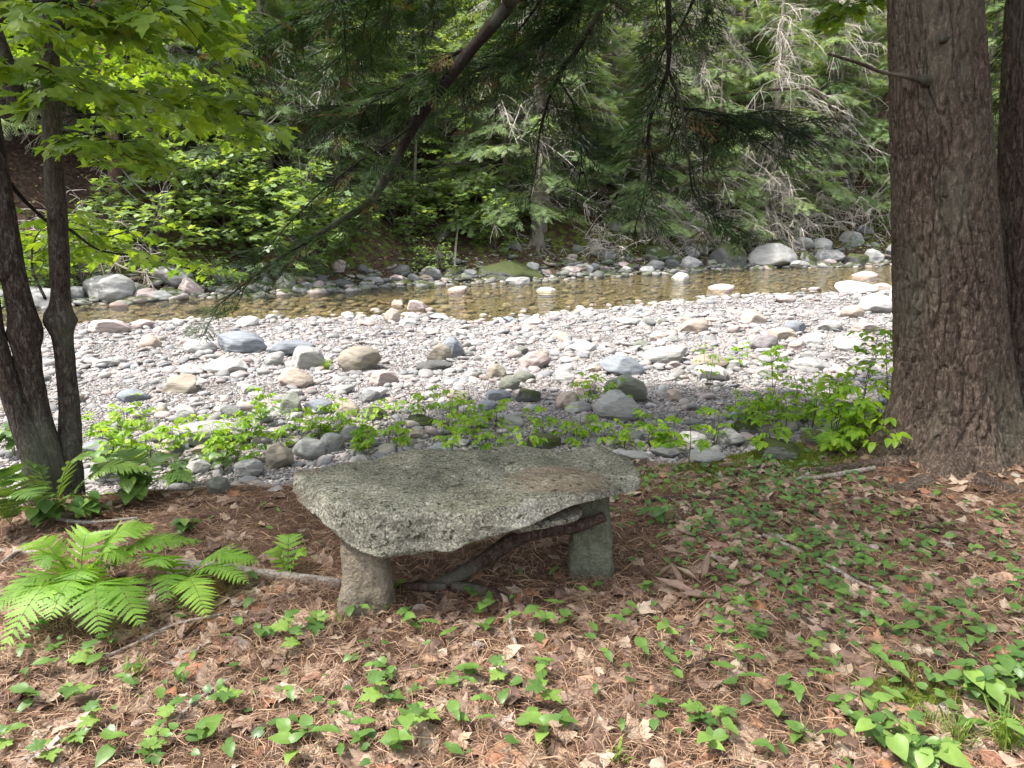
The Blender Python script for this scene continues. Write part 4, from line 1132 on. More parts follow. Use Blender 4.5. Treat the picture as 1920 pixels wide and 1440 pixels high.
def hem_limb(pts, rads, seed, leafy_from=0.15, sprays_per_m=26, sub=True, size=1.0, subl=0.55, hang=0.35, dens=1.0):
    """a limb (part) carrying its foliage and twigs (sub-parts)"""
    r = np.random.default_rng(seed)
    n = 60
    P = spline(pts, n); rr = np.interp(np.linspace(0, 1, n), np.linspace(0, 1, len(rads)), rads)
    V, T = tube(rel(hem, P), rr, 9, True, lambda X, a, R: R * 0.25 * fbm(X * 15, 2, seed))
    A = Acc(); A.add(V, T); limb = A.build('limb', M['bark_limb'], hem)
    seg = np.linalg.norm(np.diff(P, axis=0), axis=1); cum = np.concatenate([[0], np.cumsum(seg)]); L = cum[-1]
    TW, ND = Acc(), Acc()
    anchors = []   # (pos, dir)
    def pick(path, c, s):
        i = np.searchsorted(c, s) - 1; i = max(0, min(len(path) - 2, i))
        f = (s - c[i]) / max(c[i + 1] - c[i], 1e-6)
        return path[i] * (1 - f) + path[i + 1] * f, nrm(path[i + 1] - path[i])
    ns = int(L * (1 - leafy_from) * 13 * dens)
    for k in range(ns):
        s = L * (leafy_from + (1 - leafy_from) * (k + r.random()) / ns)
        p, d = pick(P, cum, s)
        side = np.cross(d, [0, 0, 1]) * (1 if k % 2 else -1) + r.normal(0, 0.35, 3)
        dd = nrm(d * 0.55 + side * 0.8 + np.array([0, 0, -0.1]))
        l = subl * r.uniform(0.4, 1.3) * (1.15 - 0.6 * s / L)
        q = [p]
        for j in range(5):
            dd = nrm(dd + np.array([0, 0, -hang * 0.35]) + r.normal(0, 0.10, 3))
            q.append(q[-1] + dd * l / 5)
        q = np.array(q)
        V, T = tube(rel(hem, q), np.linspace(0.0045, 0.0015, 6) * (0.7 + l), 4, False); TW.add(V, T)
        m = max(3, int(l * sprays_per_m * 0.75))
        for j in range(m):
            t = (j + 0.6) / m * 5; i = min(4, int(t)); pp = q[i] + (q[i + 1] - q[i]) * (t - i)
            anchors.append((pp, nrm(q[i + 1] - q[i]), 1 if j % 2 else -1, l))
    if anchors:
        pos = np.array([a[0] for a in anchors]); dr = np.array([a[1] for a in anchors]); sd = np.array([a[2] for a in anchors], float)
        m = len(pos)
        yaw = np.arctan2(dr[:, 1], dr[:, 0]) + sd * r.uniform(0.2, 1.1, m)
        nn = np.stack([r.normal(0, 0.28, m), r.normal(0, 0.28, m), np.ones(m)], -1)
        R = frames(nn, yaw)
        sc = size * r.uniform(0.35, 0.8, m)
        # let the spray droop: tilt along its own axis
        dz = r.uniform(-0.05, 0.3, m)
        R[:, :, 1] = nrm(R[:, :, 1] - np.array([0, 0, 1])[None] * dz[:, None])
        R = R * sc[:, None, None]
        for v in range(4):
            q = np.arange(m) % 4 == v
            base_t = np.where(r.random(int(q.sum())) < 0.07, 1.0, r.random(int(q.sum())) * 0.85)
            ND.scatter(SPR[v][0], SPR[v][1], R[q], rel(hem, pos[q]), base_t)
            TW.scatter(SPR[v][2], SPR[v][3], R[q], rel(hem, pos[q]), np.full(int(q.sum()), 0.3))
    TW.build('twigs', M['bark_limb'], limb, smooth=False)
    ND.build('foliage', M['needle'], limb, smooth=False)
    return limb

# limbs seen against the river, all reaching out from the stem above the frame
A0 = np.array([2.7, 4.40, 5.2])
LIM = [
 ([A0, (1.2, 4.8, 4.9), at_y(975, -60, 5.4), at_y(960, 0, 5.5), at_y(870, 110, 5.6), at_y(780, 230, 5.7), at_y(700, 370, 5.8), at_y(620, 425, 5.9), at_y(500, 500, 6.0), at_y(400, 580, 6.1)], [0.055, 0.05, 0.046, 0.045, 0.043, 0.040, 0.034, 0.022, 0.011, 0.004], 0.66, 0.42, 0.75),
 ([A0 + [0, 0, .3], (1.6, 4.9, 4.8), at_y(1120, -80, 6.0), at_y(1090, 0, 6.1), at_y(1000, 90, 6.2), at_y(900, 130, 6.3), at_y(760, 190, 6.5), at_y(600, 200, 6.7)], [0.045, 0.04, 0.03, 0.028, 0.022, 0.013, 0.008, 0.004], 0.55, 0.7, 1.3),
 ([A0 + [0, .1, .1], (1.9, 5.0, 4.5), at_y(1150, -50, 5.6), at_y(1135, 0, 5.6), at_y(1085, 90, 5.7), at_y(1045, 145, 5.7), at_y(1015, 235, 5.8), at_y(1003, 330, 5.8)], [0.04, 0.035, 0.022, 0.02, 0.017, 0.013, 0.009, 0.004], 0.55, 0.4, 1.0),
 ([A0 + [0, -.1, -.2], (1.9, 4.7, 4.3), at_y(1254, -60, 5.0), at_y(1253, 0, 5.0), at_y(1252, 130, 5.0), at_y(1218, 230, 5.1), at_y(1215, 330, 5.1), at_y(1190, 430, 5.2)], [0.035, 0.03, 0.020, 0.019, 0.015, 0.011, 0.007, 0.003], 0.58, 0.45, 0.9),
 ([at_y(1252, 130, 5.0), at_y(1275, 190, 5.05), at_y(1290, 290, 5.1), at_y(1310, 380, 5.2), at_y(1400, 440, 5.3)], [0.012, 0.010, 0.007, 0.005, 0.002], 0.1, 0.3, 0.5),
 ([at_y(1268, 200, 5.1), at_y(1350, 215, 5.3), at_y(1430, 225, 5.5), at_y(1490, 250, 5.6)], [0.010, 0.008, 0.006, 0.003], 0.05, 0.5, 1.6),
 ([A0 + [0, 0, .6], (0.8, 5.0, 5.0), at_y(760, -120, 6.2), at_y(640, -10, 6.3), at_y(520, 60, 6.4), at_y(400, 120, 6.6)], [0.05, 0.04, 0.022, 0.014, 0.009, 0.004], 0.4, 0.75, 1.6),
 ([A0 + [0, 0, .5], (1.1, 5.2, 4.9), at_y(900, -120, 6.8), at_y(800, -20, 6.9), at_y(700, 50, 7.1), at_y(600, 140, 7.3)], [0.05, 0.04, 0.02, 0.013, 0.009, 0.004], 0.4, 0.75, 1.6),
 ([at_y(895, 80, 5.6), at_y(820, 120, 5.75), at_y(700, 190, 6.0), at_y(560, 230, 6.3)], [0.012, 0.009, 0.007, 0.003], 0.05, 0.5, 1.2),
 ([at_y(790, 220, 5.7), at_y(740, 260, 5.6), at_y(650, 320, 5.5), at_y(560, 400, 5.5), at_y(470, 500, 5.6)], [0.010, 0.009, 0.007, 0.005, 0.002], 0.2, 0.35, 0.5),
 ([A0 + [0, 0, .2], (2.0, 5.3, 4.4), at_y(1330, -80, 6.4), at_y(1300, 0, 6.5), at_y(1270, 60, 6.6), at_y(1230, 110, 6.8)], [0.04, 0.03, 0.02, 0.014, 0.009, 0.004], 0.45, 0.45, 1.0),
 ([A0 + [0, 0, .4], (1.4, 5.4, 5.0), at_y(1060, -100, 7.0), at_y(1020, -10, 7.2), at_y(960, 70, 7.4), at_y(900, 120, 7.6)], [0.05, 0.04, 0.02, 0.013, 0.009, 0.004], 0.4, 0.7, 1.5),
 ([at_y(1045, 145, 5.7), at_y(1080, 210, 5.8), at_y(1090, 300, 5.9), at_y(1075, 400, 6.0)], [0.009, 0.007, 0.005, 0.002], 0.1, 0.35, 0.8),
 ([(2.9, 4.5, 4.2), at_y(1960, -60, 5.4), at_y(1920, 60, 5.6), at_y(1890, 190, 5.8), at_y(1895, 300, 5.9)], [0.03, 0.018, 0.012, 0.008, 0.003], 0.25, 0.4, 1.2),
]
for k, (pts, rads, lf, sl, dn) in enumerate(LIM):
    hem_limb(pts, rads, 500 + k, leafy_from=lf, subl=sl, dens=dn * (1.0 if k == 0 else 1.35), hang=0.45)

# the crown above the picture: shades the bench
def crown_limbs(hem_o, base, zs, seed, Lmax, count, mat, name='crown', leaf=0.05, azr=None):
    r = np.random.default_rng(seed)
    A = Acc(); B = Acc()
    for k in range(count):
        z = r.uniform(*zs); az = r.uniform(0, 6.28) if azr is None else r.uniform(*azr)
        L = (0.42 if 3.3 < az < 4.9 else 1.0) * Lmax * r.uniform(0.55, 1.0) * (1 - 0.55 * (z - zs[0]) / (zs[1] - zs[0]))
        d = np.array([math.cos(az), math.sin(az), 0.12]); p = [np.array([base[0], base[1], z])]
        for j in range(8):
            d = nrm(d + np.array([0, 0, -0.05]) + r.normal(0, 0.05, 3)); p.append(p[-1] + d * L / 8)
        p = np.array(p)
        V, T = tube(rel(hem_o, p), np.linspace(0.03, 0.005, 9), 5, False); B.add(V, T)
        m = int(L * 95)
        t = r.uniform(0.12, 1, m) * 8; i = np.minimum(7, t.astype(int)); q = p[i] + (p[i + 1] - p[i]) * (t - i)[:, None]
        sdir = np.array([-math.sin(az), math.cos(az), 0])
        off = r.normal(0, 0.28, m) * (1.2 - t / 10)
        q = q + sdir[None] * off[:, None] + r.normal(0, 0.05, (m, 3)) - np.array([0, 0, 1]) * (np.abs(off) * 0.25)[:, None]
        yaw = az + np.sign(off) * r.uniform(0.3, 1.2, m)
        R = frames(np.stack([r.normal(0, 0.3, m), r.normal(0, 0.3, m), np.ones(m)], -1), yaw) * r.uniform(0.7, 1.4, m)[:, None, None]
        A.scatter(LSPR[0], LSPR[1], R, rel(hem_o, q), r.random(m) * 0.9)
    B.build('limb', M['bark_limb'], hem_o); A.build(name, mat, hem_o, smooth=False)

def low_spray(seed, L=0.42, n=13, w=0.020):
    r = np.random.default_rng(seed); V, T = [], []
    def sl(a, b, ww):
        a, b = np.array(a), np.array(b); d = nrm(b - a); s = nrm(np.cross(d, [0, 0, 1])) * ww
        mm = a + (b - a) * 0.45; k = len(V)
        V.extend([a, mm - s, mm + s, b]); T.extend([(k, k + 2, k + 1), (k + 1, k + 2, k + 3)])
    sl((0, 0, 0), (0, L, -0.1 * L), w)
    for i in range(n):
        t = (i + 0.5) / n; sd = 1 if i % 2 else -1; l = L * (0.5 * (1 - t) + 0.12) * r.uniform(0.7, 1.2)
        sl((0, t * L, -0.1 * L * t), (sd * l * 0.8, t * L + l * 0.62, -0.1 * L * t - l * 0.25), w * 0.8)
    return np.array(V), np.array(T)
LSPR = low_spray(3)
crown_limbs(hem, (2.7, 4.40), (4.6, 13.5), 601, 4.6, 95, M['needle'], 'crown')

# ------------------------------------------------------------------ three-stemmed maple on the left
map_ = empty('maple_tree', tuple(at_z(115, 905, 0)))
tag(map_, 'young maple with three dark stems splitting near the ground at left', 'tree')
def stem(pxs, Y, seed, bumps=(), sides=44, top=None):
    pts = [at_y(a, b, Y if not isinstance(Y, (list, tuple)) else Y[i]) for i, (a, b, c) in enumerate(pxs)]
    rad = [0.8 * c / FPX * depth_of(q) / 2 for (a, b, c), q in zip(pxs, pts)]
    if top: pts.append(np.array(top[0])); rad.append(top[1])
    n = 420
    P = spline(pts, n); tt = np.linspace(0, 1, len(rad)); rr = np.interp(np.linspace(0, 1, n), tt, rad)
    for (z0, amp, wz) in bumps: rr = rr * (1 + amp * np.exp(-((P[:, 2] - z0) / wz) ** 2))
    V, T = tube(rel(map_, P), rr, sides, True, lambda X, a, R: R * (0.16 * fbm(X * [9, 9, 4], 3, seed) + 0.10 * (np.abs(fbm(X * [60, 60, 12], 2, seed + 1)) - 0.1)))
    A = Acc(); A.add(V, T)
    return A.build('trunk', M['bark_maple'], map_)
# right stem with the swollen knob
b1 = at_y(105, 600, 3.85)[2]
stem([(118, 930, 96), (128, 860, 56), (130, 780, 46), (124, 700, 42), (118, 640, 44), (112, 600, 50), (113, 540, 40), (108, 420, 44), (100, 300, 42), (95, 150, 42), (88, 0, 42), (84, -160, 40)], 3.85, 701, bumps=((b1, 0.42, 0.06),), top=((-2.9, 4.1, 7.5), 0.02))
b2 = at_y(60, 620, 3.8)[2]
stem([(92, 935, 96), (88, 860, 62), (72, 780, 54), (56, 700, 56), (46, 620, 60), (26, 520, 52), (12, 420, 48), (-2, 330, 44), (-22, 200, 46), (-40, 0, 44)], 3.75, 711, bumps=((b2, 0.25, 0.07),), top=((-3.9, 3.6, 7.0), 0.02))
stem([(78, 935, 76), (64, 860, 56), (36, 780, 50), (10, 700, 46), (-10, 620, 42), (-30, 520, 46), (-90, 350, 42)], 3.68, 721, top=((-4.6, 3.2, 5.0), 0.02))

def leaf_bough(root, pts, rads, seed, mat, lv, lt, size, spacing=0.09, subl=0.35, flat=0.25, nsub=None, barkmat=None, name='bough', leafname='leaves', clump=2, droop=0.15, start=0.15):
    r = np.random.default_rng(seed)
    n = 40; P = spline(pts, n); rr = np.interp(np.linspace(0, 1, n), np.linspace(0, 1, len(rads)), rads)
    B = Acc(); V, T = tube(rel(root, P), rr, 7, True); B.add(V, T, 0.2)
    L = np.linalg.norm(np.diff(P, axis=0), axis=1).sum()
    ns = nsub or int(L / 0.12)
    pos, dirs = [], []
    for k in range(ns):
        t = start + (1 - start) * (k + 0.5) / ns; i = min(n - 2, int(t * (n - 1)))
        d = nrm(P[i + 1] - P[i]); sd = 1 if k % 2 else -1
        s = nrm(np.cross(d, [0, 0, 1]) * sd + r.normal(0, 0.25, 3) * [1, 1, flat])
        l = subl * r.uniform(0.5, 1.2) * (1.1 - 0.6 * t)
        dd = nrm(d * 0.7 + s); q = [P[i]]
        for j in range(4):
            dd = nrm(dd + np.array([0, 0, -droop]) + r.normal(0, 0.12, 3)); q.append(q[-1] + dd * l / 4)
        q = np.array(q); V, T = tube(rel(root, q), np.linspace(0.003, 0.001, 5), 4, False); B.add(V, T, 0.2)
        m = max(2, int(l / spacing))
        for j in range(m):
            u = (j + 0.7) / m * 4; a = min(3, int(u)); pp = q[a] + (q[a + 1] - q[a]) * (u - a)
            for c in range(clump):
                pos.append(pp); dirs.append(nrm(nrm(q[a + 1] - q[a]) * 0.5 + np.cross(nrm(q[a + 1] - q[a]), [0, 0, 1]) * (1 if c else -1) * r.uniform(0.4, 1.0)))
        pos.append(q[-1]); dirs.append(dd)
    pos = np.array(pos); dirs = np.array(dirs); m = len(pos)
    pet = nrm(dirs + r.normal(0, 0.2, (m, 3))) * (size * r.uniform(0.25, 0.6, m))[:, None]
    lp = pos + pet
    for a, b in zip(pos, lp):
        w = np.array([0, 0, 0.0008]); B.add([rel(root, a) - w, rel(root, a) + w, rel(root, b)], [(0, 1, 2)], 0.6)
    yaw = np.arctan2(dirs[:, 1], dirs[:, 0]) + r.normal(0, 0.3, m)
    nn = np.stack([r.normal(0, 0.30, m) + dirs[:, 0] * 0.35, r.normal(0, 0.30, m) + dirs[:, 1] * 0.35, np.ones(m)], -1)
    R = frames(nn, yaw) * (size * r.uniform(0.6, 1.15, m))[:, None, None]
    A = Acc(); A.scatter(lv, lt, R, rel(root, lp), np.clip(r.normal(0.5, 0.25, m), 0, 1))
    bo = B.build(name, barkmat or M['bark_limb'], root)
    A.build(leafname, mat, bo, smooth=False)
    return bo

MB = [
 ([at_y(112, 178, 3.85), at_y(230, 172, 4.0), at_y(345, 172, 4.15), at_y(420, 195, 4.3), at_y(480, 235, 4.4)], [0.010, 0.008, 0.006, 0.004, 0.002], 0.40),
 ([at_y(95, 60, 3.85), at_y(200, 10, 4.0), at_y(310, 20, 4.2), at_y(400, 60, 4.4)], [0.012, 0.008, 0.005, 0.002], 0.5),
 ([at_y(92, 20, 3.85), at_y(180, -60, 3.6), at_y(260, -40, 3.5), at_y(330, 30, 3.4)], [0.012, 0.008, 0.005, 0.002], 0.5),
 ([at_y(100, 240, 3.85), at_y(160, 250, 3.6), at_y(200, 265, 3.45), at_y(250, 300, 3.3)], [0.007, 0.005, 0.003, 0.002], 0.28),
 ([at_y(-10, 150, 3.75), at_y(40, 120, 3.6), at_y(90, 130, 3.45), at_y(130, 170, 3.3)], [0.008, 0.006, 0.004, 0.002], 0.35),
 ([at_y(-30, 60, 3.75), at_y(30, 20, 3.5), at_y(90, 0, 3.3), at_y(160, 10, 3.2)], [0.008, 0.006, 0.004, 0.002], 0.4),
 ([at_y(-40, 0, 3.7), at_y(20, 30, 4.2), at_y(60, 60, 4.7), at_y(140, 120, 5.3), at_y(220, 150, 5.8)], [0.010, 0.008, 0.006, 0.004, 0.002], 0.55),
 ([at_y(88, 0, 3.85), at_y(160, 60, 4.6), at_y(240, 100, 5.2), at_y(330, 140, 5.7), at_y(430, 165, 6.2)], [0.010, 0.008, 0.006, 0.004, 0.002], 0.6),
 ([at_y(98, 220, 3.85), at_y(180, 215, 4.6), at_y(280, 220, 5.2), at_y(380, 235, 5.8), at_y(470, 260, 6.3)], [0.009, 0.008, 0.006, 0.004, 0.002], 0.5),
 ([at_y(0, 320, 3.75), at_y(50, 380, 3.9), at_y(110, 430, 4.3), at_y(170, 450, 4.8), at_y(250, 430, 5.3), at_y(290, 420, 5.6)], [0.012, 0.010, 0.008, 0.006, 0.004, 0.002], 0.35),
 ([at_y(130, 430, 3.95), at_y(190, 470, 4.6), at_y(270, 480, 5.2), at_y(350, 490, 5.7), at_y(425, 505, 6.1)], [0.008, 0.006, 0.005, 0.003, 0.002], 0.30),
 ([at_y(85, 560, 3.8), at_y(60, 500, 4.2), at_y(70, 440, 4.6), at_y(120, 400, 5.1)], [0.008, 0.006, 0.004, 0.002], 0.35),
 ([at_y(84, -100, 3.85), at_y(200, -80, 4.8), at_y(330, -60, 5.6), at_y(470, -20, 6.4)], [0.012, 0.008, 0.005, 0.002], 0.65),
]
for k, (pts, rads, sl) in enumerate(MB):
    leaf_bough(map_, pts, rads, 800 + k, M['leaf_maple'], MAPLES[k % 2], MAPLE_T, 0.115 if k < 7 or k in (3, 4, 5) else 0.105, spacing=0.085, subl=sl, droop=0.06, name='bough', nsub=int(10 + 14 * sl))
def shade_crown(root, centre, rad, n, seed, mat, size=0.13):
    r = np.random.default_rng(seed); A = Acc(); B = Acc(); c0 = np.array(centre)
    per = 30; k = n // per
    for j in range(k):
        d = nrm(r.normal(size=3)); c = c0 + d * np.array(rad) * r.uniform(0.35, 1.0)
        V, T = tube(rel(root, np.array([c0, c])), [0.012, 0.004], 4, False); B.add(V, T, 0.2)
        q = c + r.normal(0, 1, (per, 3)) * [0.30, 0.30, 0.07]
        R = frames(np.stack([r.normal(0, 0.3, per), r.normal(0, 0.3, per), np.ones(per)], -1), r.uniform(0, 6.28, per)) * (size * r.uniform(0.6, 1.1, per))[:, None, None]
        A.scatter(MAPLEL, MAPLEL_T, R, rel(root, q), np.clip(r.normal(0.5, 0.25, per), 0, 1))
    B.build('branches', M['bark_limb'], root); A.build('crown', mat, root, smooth=False)
shade_crown(map_, (-2.9, 3.3, 6.2), (3.0, 1.9, 2.2), 4800, 871, M['leaf_maple'])  # unseen crown above the frame, added to keep sun off the bench

# the small maple twig that hangs in at the top right, on a bough of its own from outside the picture
tw2 = empty('maple_tree', (5.4, 7.4, 0)); tw2.location.z = float(H(5.4, 7.4))
tag(tw2, 'slender maple beyond the right edge with one bright bough at the top of the picture', 'tree')
V, T = tube(rel(tw2, spline([(5.4, 7.4, -0.6), (5.35, 7.35, 2.0), (5.2, 7.2, 4.5), (5.1, 7.1, 7.0)], 60)), np.linspace(0.09, 0.02, 60), 14)
A = Acc(); A.add(V, T); A.build('trunk', M['bark_maple'], tw2)
leaf_bough(tw2, [(5.25, 7.25, 4.0), (4.4, 6.6, 3.9), at_y(1700, -40, 6.0), at_y(1620, 0, 5.8), at_y(1575, 10, 5.7)], [0.02, 0.012, 0.007, 0.004, 0.002], 850, M['leaf_maple'], MAPLES[0], MAPLE_T, 0.12, spacing=0.09, subl=0.3, start=0.6, nsub=12)

# ------------------------------------------------------------------ ferns
def pinna(L, seed, n=14):
    r = np.random.default_rng(seed); V, T = [], []
    for i in range(n + 1):
        t = i / n
        w = L * 0.125 * (1 - t ** 2.2) * (0.62 + 0.38 * (1 if i % 2 == 0 else 0)) + 0.0008
        y = t * L
        V += [(-w, y + 0.012 * (i % 2 == 0), 0.006 * (i % 2) - 0.12 * L * t * t), (0, y, 0.004 - 0.12 * L * t * t), (w, y + 0.012 * (i % 2 == 0), 0.006 * (i % 2) - 0.12 * L * t * t)]
    for i in range(n):
        a = i * 3
        for j in (0, 1): T += [(a + j, a + j + 1, a + j + 4), (a + j, a + j + 4, a + j + 3)]
    return np.array(V), np.array(T)
PIN, PIN_T = pinna(1.0, 1)
PIN = PIN * [1, 1, 1]
def frond(root, p0, p1, rise, width, seed, npair=25, stalk=0.12, mat=None, name='frond', blunt=0.0):
    """frond from p0 arching to p1 (world points)"""
    r = np.random.default_rng(seed)
    p0, p1 = np.array(p0, float), np.array(p1, float)
    mid = (p0 + p1) / 2 + np.array([0, 0, rise])
    P = spline([p0, mid, p1], 50)
    B = Acc(); V, T = tube(rel(root, P), np.linspace(0.0026, 0.0008, 50), 5, False); B.add(V, T, 0.8)
    tb = r.uniform(0.15, 0.85)
    A = Acc(); Rm, off, tn = [], [], []
    npair = int(np.clip(np.linalg.norm(p1 - p0) * 1.15 / 0.021, 10, 34))
    for k in range(npair):
        t = stalk + (1 - stalk) * (k + 0.3) / npair
        i = min(48, int(t * 49)); p = P[i]; d = nrm(P[i + 1] - P[i])
        u = (t - stalk) / (1 - stalk)
        prof = math.sin(math.pi * min(1, 0.20 + u * 0.80)) ** 0.75 if not blunt else (1 - u ** 3) * 0.9 + 0.1
        l = 1.55 * width * max(0.06, prof) * r.uniform(0.93, 1.07)
        nup = nrm(np.array([0, 0, 1.0]) - d * d[2])
        sdv = np.cross(d, nup)
        for sd in (1, -1):
            y = nrm(sdv * sd + d * (0.25 + 0.5 * u) + nup * r.normal(0.02, 0.06)); x = nrm(np.cross(y, nup)); z = np.cross(x, y)
            Rm.append(np.stack([x, y, z], -1) * np.array([1.1 * (0.07 / max(l, 0.03)) ** 0.3 * l, l, l])[None]); off.append(p); tn.append(float(np.clip(tb + r.normal(0, 0.12), 0, 1)))
    A.scatter(PIN, PIN_T, np.array(Rm), rel(root, np.array(off)), tn)
    fo = B.build(name, M['stem'], root)
    A.build('leaflets', mat or M['fern'], fo, smooth=False)
    return fo
def fern(base_px, fronds, label, seed, width=0.1, group='ferns', mat=None):
    b = ground_hit(*base_px)
    root = empty('fern', tuple(b)); tag(root, label, 'fern', group)
    for k, f in enumerate(fronds):
        tx, ty, h = f[:3]; w = f[3] if len(f) > 3 else width
        # tip: the point at height h above the ground on the sight line
        tip = at_z(tx, ty, h)
        frond(root, b, tip, f[4] if len(f) > 4 else 0.10, w, seed * 10 + k, mat=mat)
    return root
fern((150, 1110), [(290, 985, 0.22, 0.08, 0.10), (385, 1015, 0.16, 0.065, 0.10), (70, 1060, 0.18, 0.075, 0.10), (40, 1020, 0.16, 0.06, 0.10), (180, 1000, 0.20, 0.08, 0.10), (255, 1050, 0.14, 0.07, 0.10)], 'bright green fern with tall upright fronds left of the bench', 1)
fern((190, 1125), [(185, 1190, 0.10, 0.08, 0.13), (0, 1225, 0.06, 0.07, 0.16), (-20, 1150, 0.12, 0.075, 0.13), (90, 1165, 0.14, 0.07, 0.12), (265, 1175, 0.10, 0.07, 0.12), (130, 1120, 0.15, 0.07, 0.12)], 'bright green fern with drooping fronds touching the left edge', 2)
fern((335, 1095), [(485, 1055, 0.12, 0.065, 0.09), (390, 1160, 0.05, 0.06, 0.09), (290, 1060, 0.16, 0.07, 0.08), (470, 1095, 0.10, 0.05, 0.08), (310, 1130, 0.08, 0.055, 0.08)], 'bright green fern, the clump with fronds reaching right towards the bench leg', 3)
fern((540, 1085), [(545, 1000, 0.14, 0.045, 0.06), (575, 1035, 0.10, 0.04, 0.05), (505, 1030, 0.10, 0.04, 0.05)], 'small fern tucked behind the left bench leg', 4)
fern((100, 960), [(170, 850, 0.30, 0.08, 0.1), (290, 880, 0.2, 0.08, 0.12), (20, 900, 0.25, 0.07, 0.1), (60, 870, 0.28, 0.06, 0.1)], 'dark green fern at the foot of the maple stems', 5, mat=M['leaf_herb'])
fern((20, 985), [(0, 880, 0.3, 0.08, 0.1), (70, 930, 0.2, 0.08, 0.1), (-60, 930, 0.25, 0.08, 0.1)], 'half-shaded fern at the left edge beside the maple', 6, mat=M['leaf_herb'])
fern((1560, 850), [(1620, 795, 0.10, 0.05, 0.05), (1500, 800, 0.08, 0.05, 0.05), (1560, 790, 0.12, 0.05, 0.04)], 'low fern in the moss left of the big trunk', 7)

# ------------------------------------------------------------------ small herbs (two- and three-leaved mayflower, seedlings)
def herb_proto(nleaf, seed, kind):
    r = np.random.default_rng(seed)
    root = empty('mayflower_plant' if kind == 0 else 'maple_seedling')
    h = r.uniform(0.04, 0.09)
    B = Acc(); bend = r.normal(0, 0.012, 2)
    P = spline([(0, 0, -0.01), (bend[0] * 0.4, bend[1] * 0.4, h * 0.5), (bend[0], bend[1], h)], 6)
    V, T = tube(P, np.linspace(0.0013, 0.0009, 6), 5, False); B.add(V, T, 0.7)
    B.build('stem', M['stem'], root)
    a0 = r.uniform(0, 6.28)
    for k in range(nleaf):
        az = a0 + k * 2 * math.pi / max(nleaf, 1) + r.normal(0, 0.3)
        s = r.uniform(0.032, 0.066) * (1 if kind == 0 else 1.1)
        if kind == 0: V, T = shape3(HEART * [r.uniform(0.7, 1.1), 1, 1], 0.10, r.uniform(0.1, 0.35), 0.15, seed, 0.06), HEART_T
        else: V, T = shape3(MAPLE, 0.1, 0.2, 0.2, seed, 0.1), MAPLE_T
        tz = P[-1] if k < 2 else P[3]
        d = np.array([math.cos(az), math.sin(az), r.uniform(-0.1, 0.35)])
        nn = np.array([[-d[0] * d[2] + r.normal(0, .2), -d[1] * d[2] + r.normal(0, .2), 1.0]])
        R = frames(nn, np.array([az]))[0] * s
        A = Acc(); A.add(V @ R.T + tz, T, float(np.clip(r.normal(0.5, 0.25), 0, 1))); A.build('leaf', M['leaf_herb'], root)
    return root
protos = [herb_proto(n, 900 + i, 0) for i, n in enumerate([1, 2, 2, 3, 2, 1, 3, 2, 3, 2])] + [herb_proto(n, 950 + i, 1) for i, n in enumerate([2, 3, 4])]
HERBS = []
_used = set()
def put_herb(px, py, k, s=1.0):
    p = ground_hit(px, py)
    if k not in _used: o = protos[k]; _used.add(k)
    else: o = copy_tree(protos[k])
    o.location = p; o.rotation_euler = (0, 0, random.uniform(0, 6.28)); o.scale = (s, s, s)
    nl = len(o.children) - 1
    HERBS.append([o, px, py, ['one-leaved', 'two-leaved', 'three-leaved', 'four-leaved'][nl - 1] + (' glossy mayflower plant' if k < 10 else ' green maple seedling'), None, s])
    return o
big = [(75, 1140, 3), (130, 1330, 11), (150, 1400, 12), (190, 1370, 11), (230, 1310, 1), (300, 1330, 2), (320, 1365, 11), (280, 1430, 12), (380, 1390, 3), (400, 1400, 8), (470, 1105, 1), (465, 1140, 0), (490, 1205, 3), (455, 1200, 1), (335, 1175, 0),
 (545, 1205, 11), (565, 1225, 11), (590, 1185, 12), (660, 1160, 4), (685, 1165, 1), (655, 1145, 2), (760, 1165, 3), (770, 1185, 8), (795, 1200, 9), (845, 1210, 2), (750, 1125, 1), (885, 1130, 3), (920, 1140, 2), (905, 1165, 8), (915, 1190, 3), (960, 1185, 1), (1000, 1170, 9), (1020, 1185, 8), (1040, 1155, 2), (1060, 1175, 3), (1090, 1135, 1), (1120, 1120, 4),
 (1000, 1210, 0), (1110, 1200, 2), (1150, 1195, 1), (880, 1280, 3), (870, 1290, 9), (975, 1290, 0), (1020, 1290, 1), (1020, 1320, 11), (730, 1280, 3), (700, 1285, 1), (720, 1330, 11), (760, 1390, 6), (745, 1420, 8), (680, 1400, 3), (600, 1420, 9), (540, 1400, 8), (575, 1385, 3), (560, 1440, 6), (840, 1430, 4), (860, 1370, 9), (900, 1350, 1), (990, 1375, 8), (1060, 1375, 3), (1025, 1405, 6), (950, 1415, 0), (790, 1360, 11),
 (1350, 1270, 2), (1390, 1250, 1), (1415, 1260, 4), (1380, 1295, 0), (1395, 1325, 0), (1340, 1365, 11), (1310, 1365, 12), (1360, 1400, 8), (1330, 1420, 6), (1440, 1430, 4), (1540, 1290, 2), (1500, 1340, 9), (1565, 1335, 3), (1620, 1320, 8), (1630, 1360, 6), (1670, 1320, 2), (1600, 1370, 3), (1560, 1415, 1), (1720, 1400, 11), (1760, 1420, 12), (1820, 1380, 3), (1885, 1340, 6), (1800, 1290, 8), (1840, 1290, 3), (1870, 1270, 2), (1780, 1240, 9), (1720, 1190, 8), (1760, 1170, 3), (1820, 1190, 6), (1830, 1210, 3), (1700, 1170, 9), (1690, 1200, 2), (1650, 1200, 1), (1730, 1110, 0), (1830, 1125, 1), (1900, 1160, 3), (1610, 1070, 3), (1630, 1060, 8), (1560, 1060, 2), (1700, 1040, 1), (1780, 1030, 9), (1860, 1060, 3)]
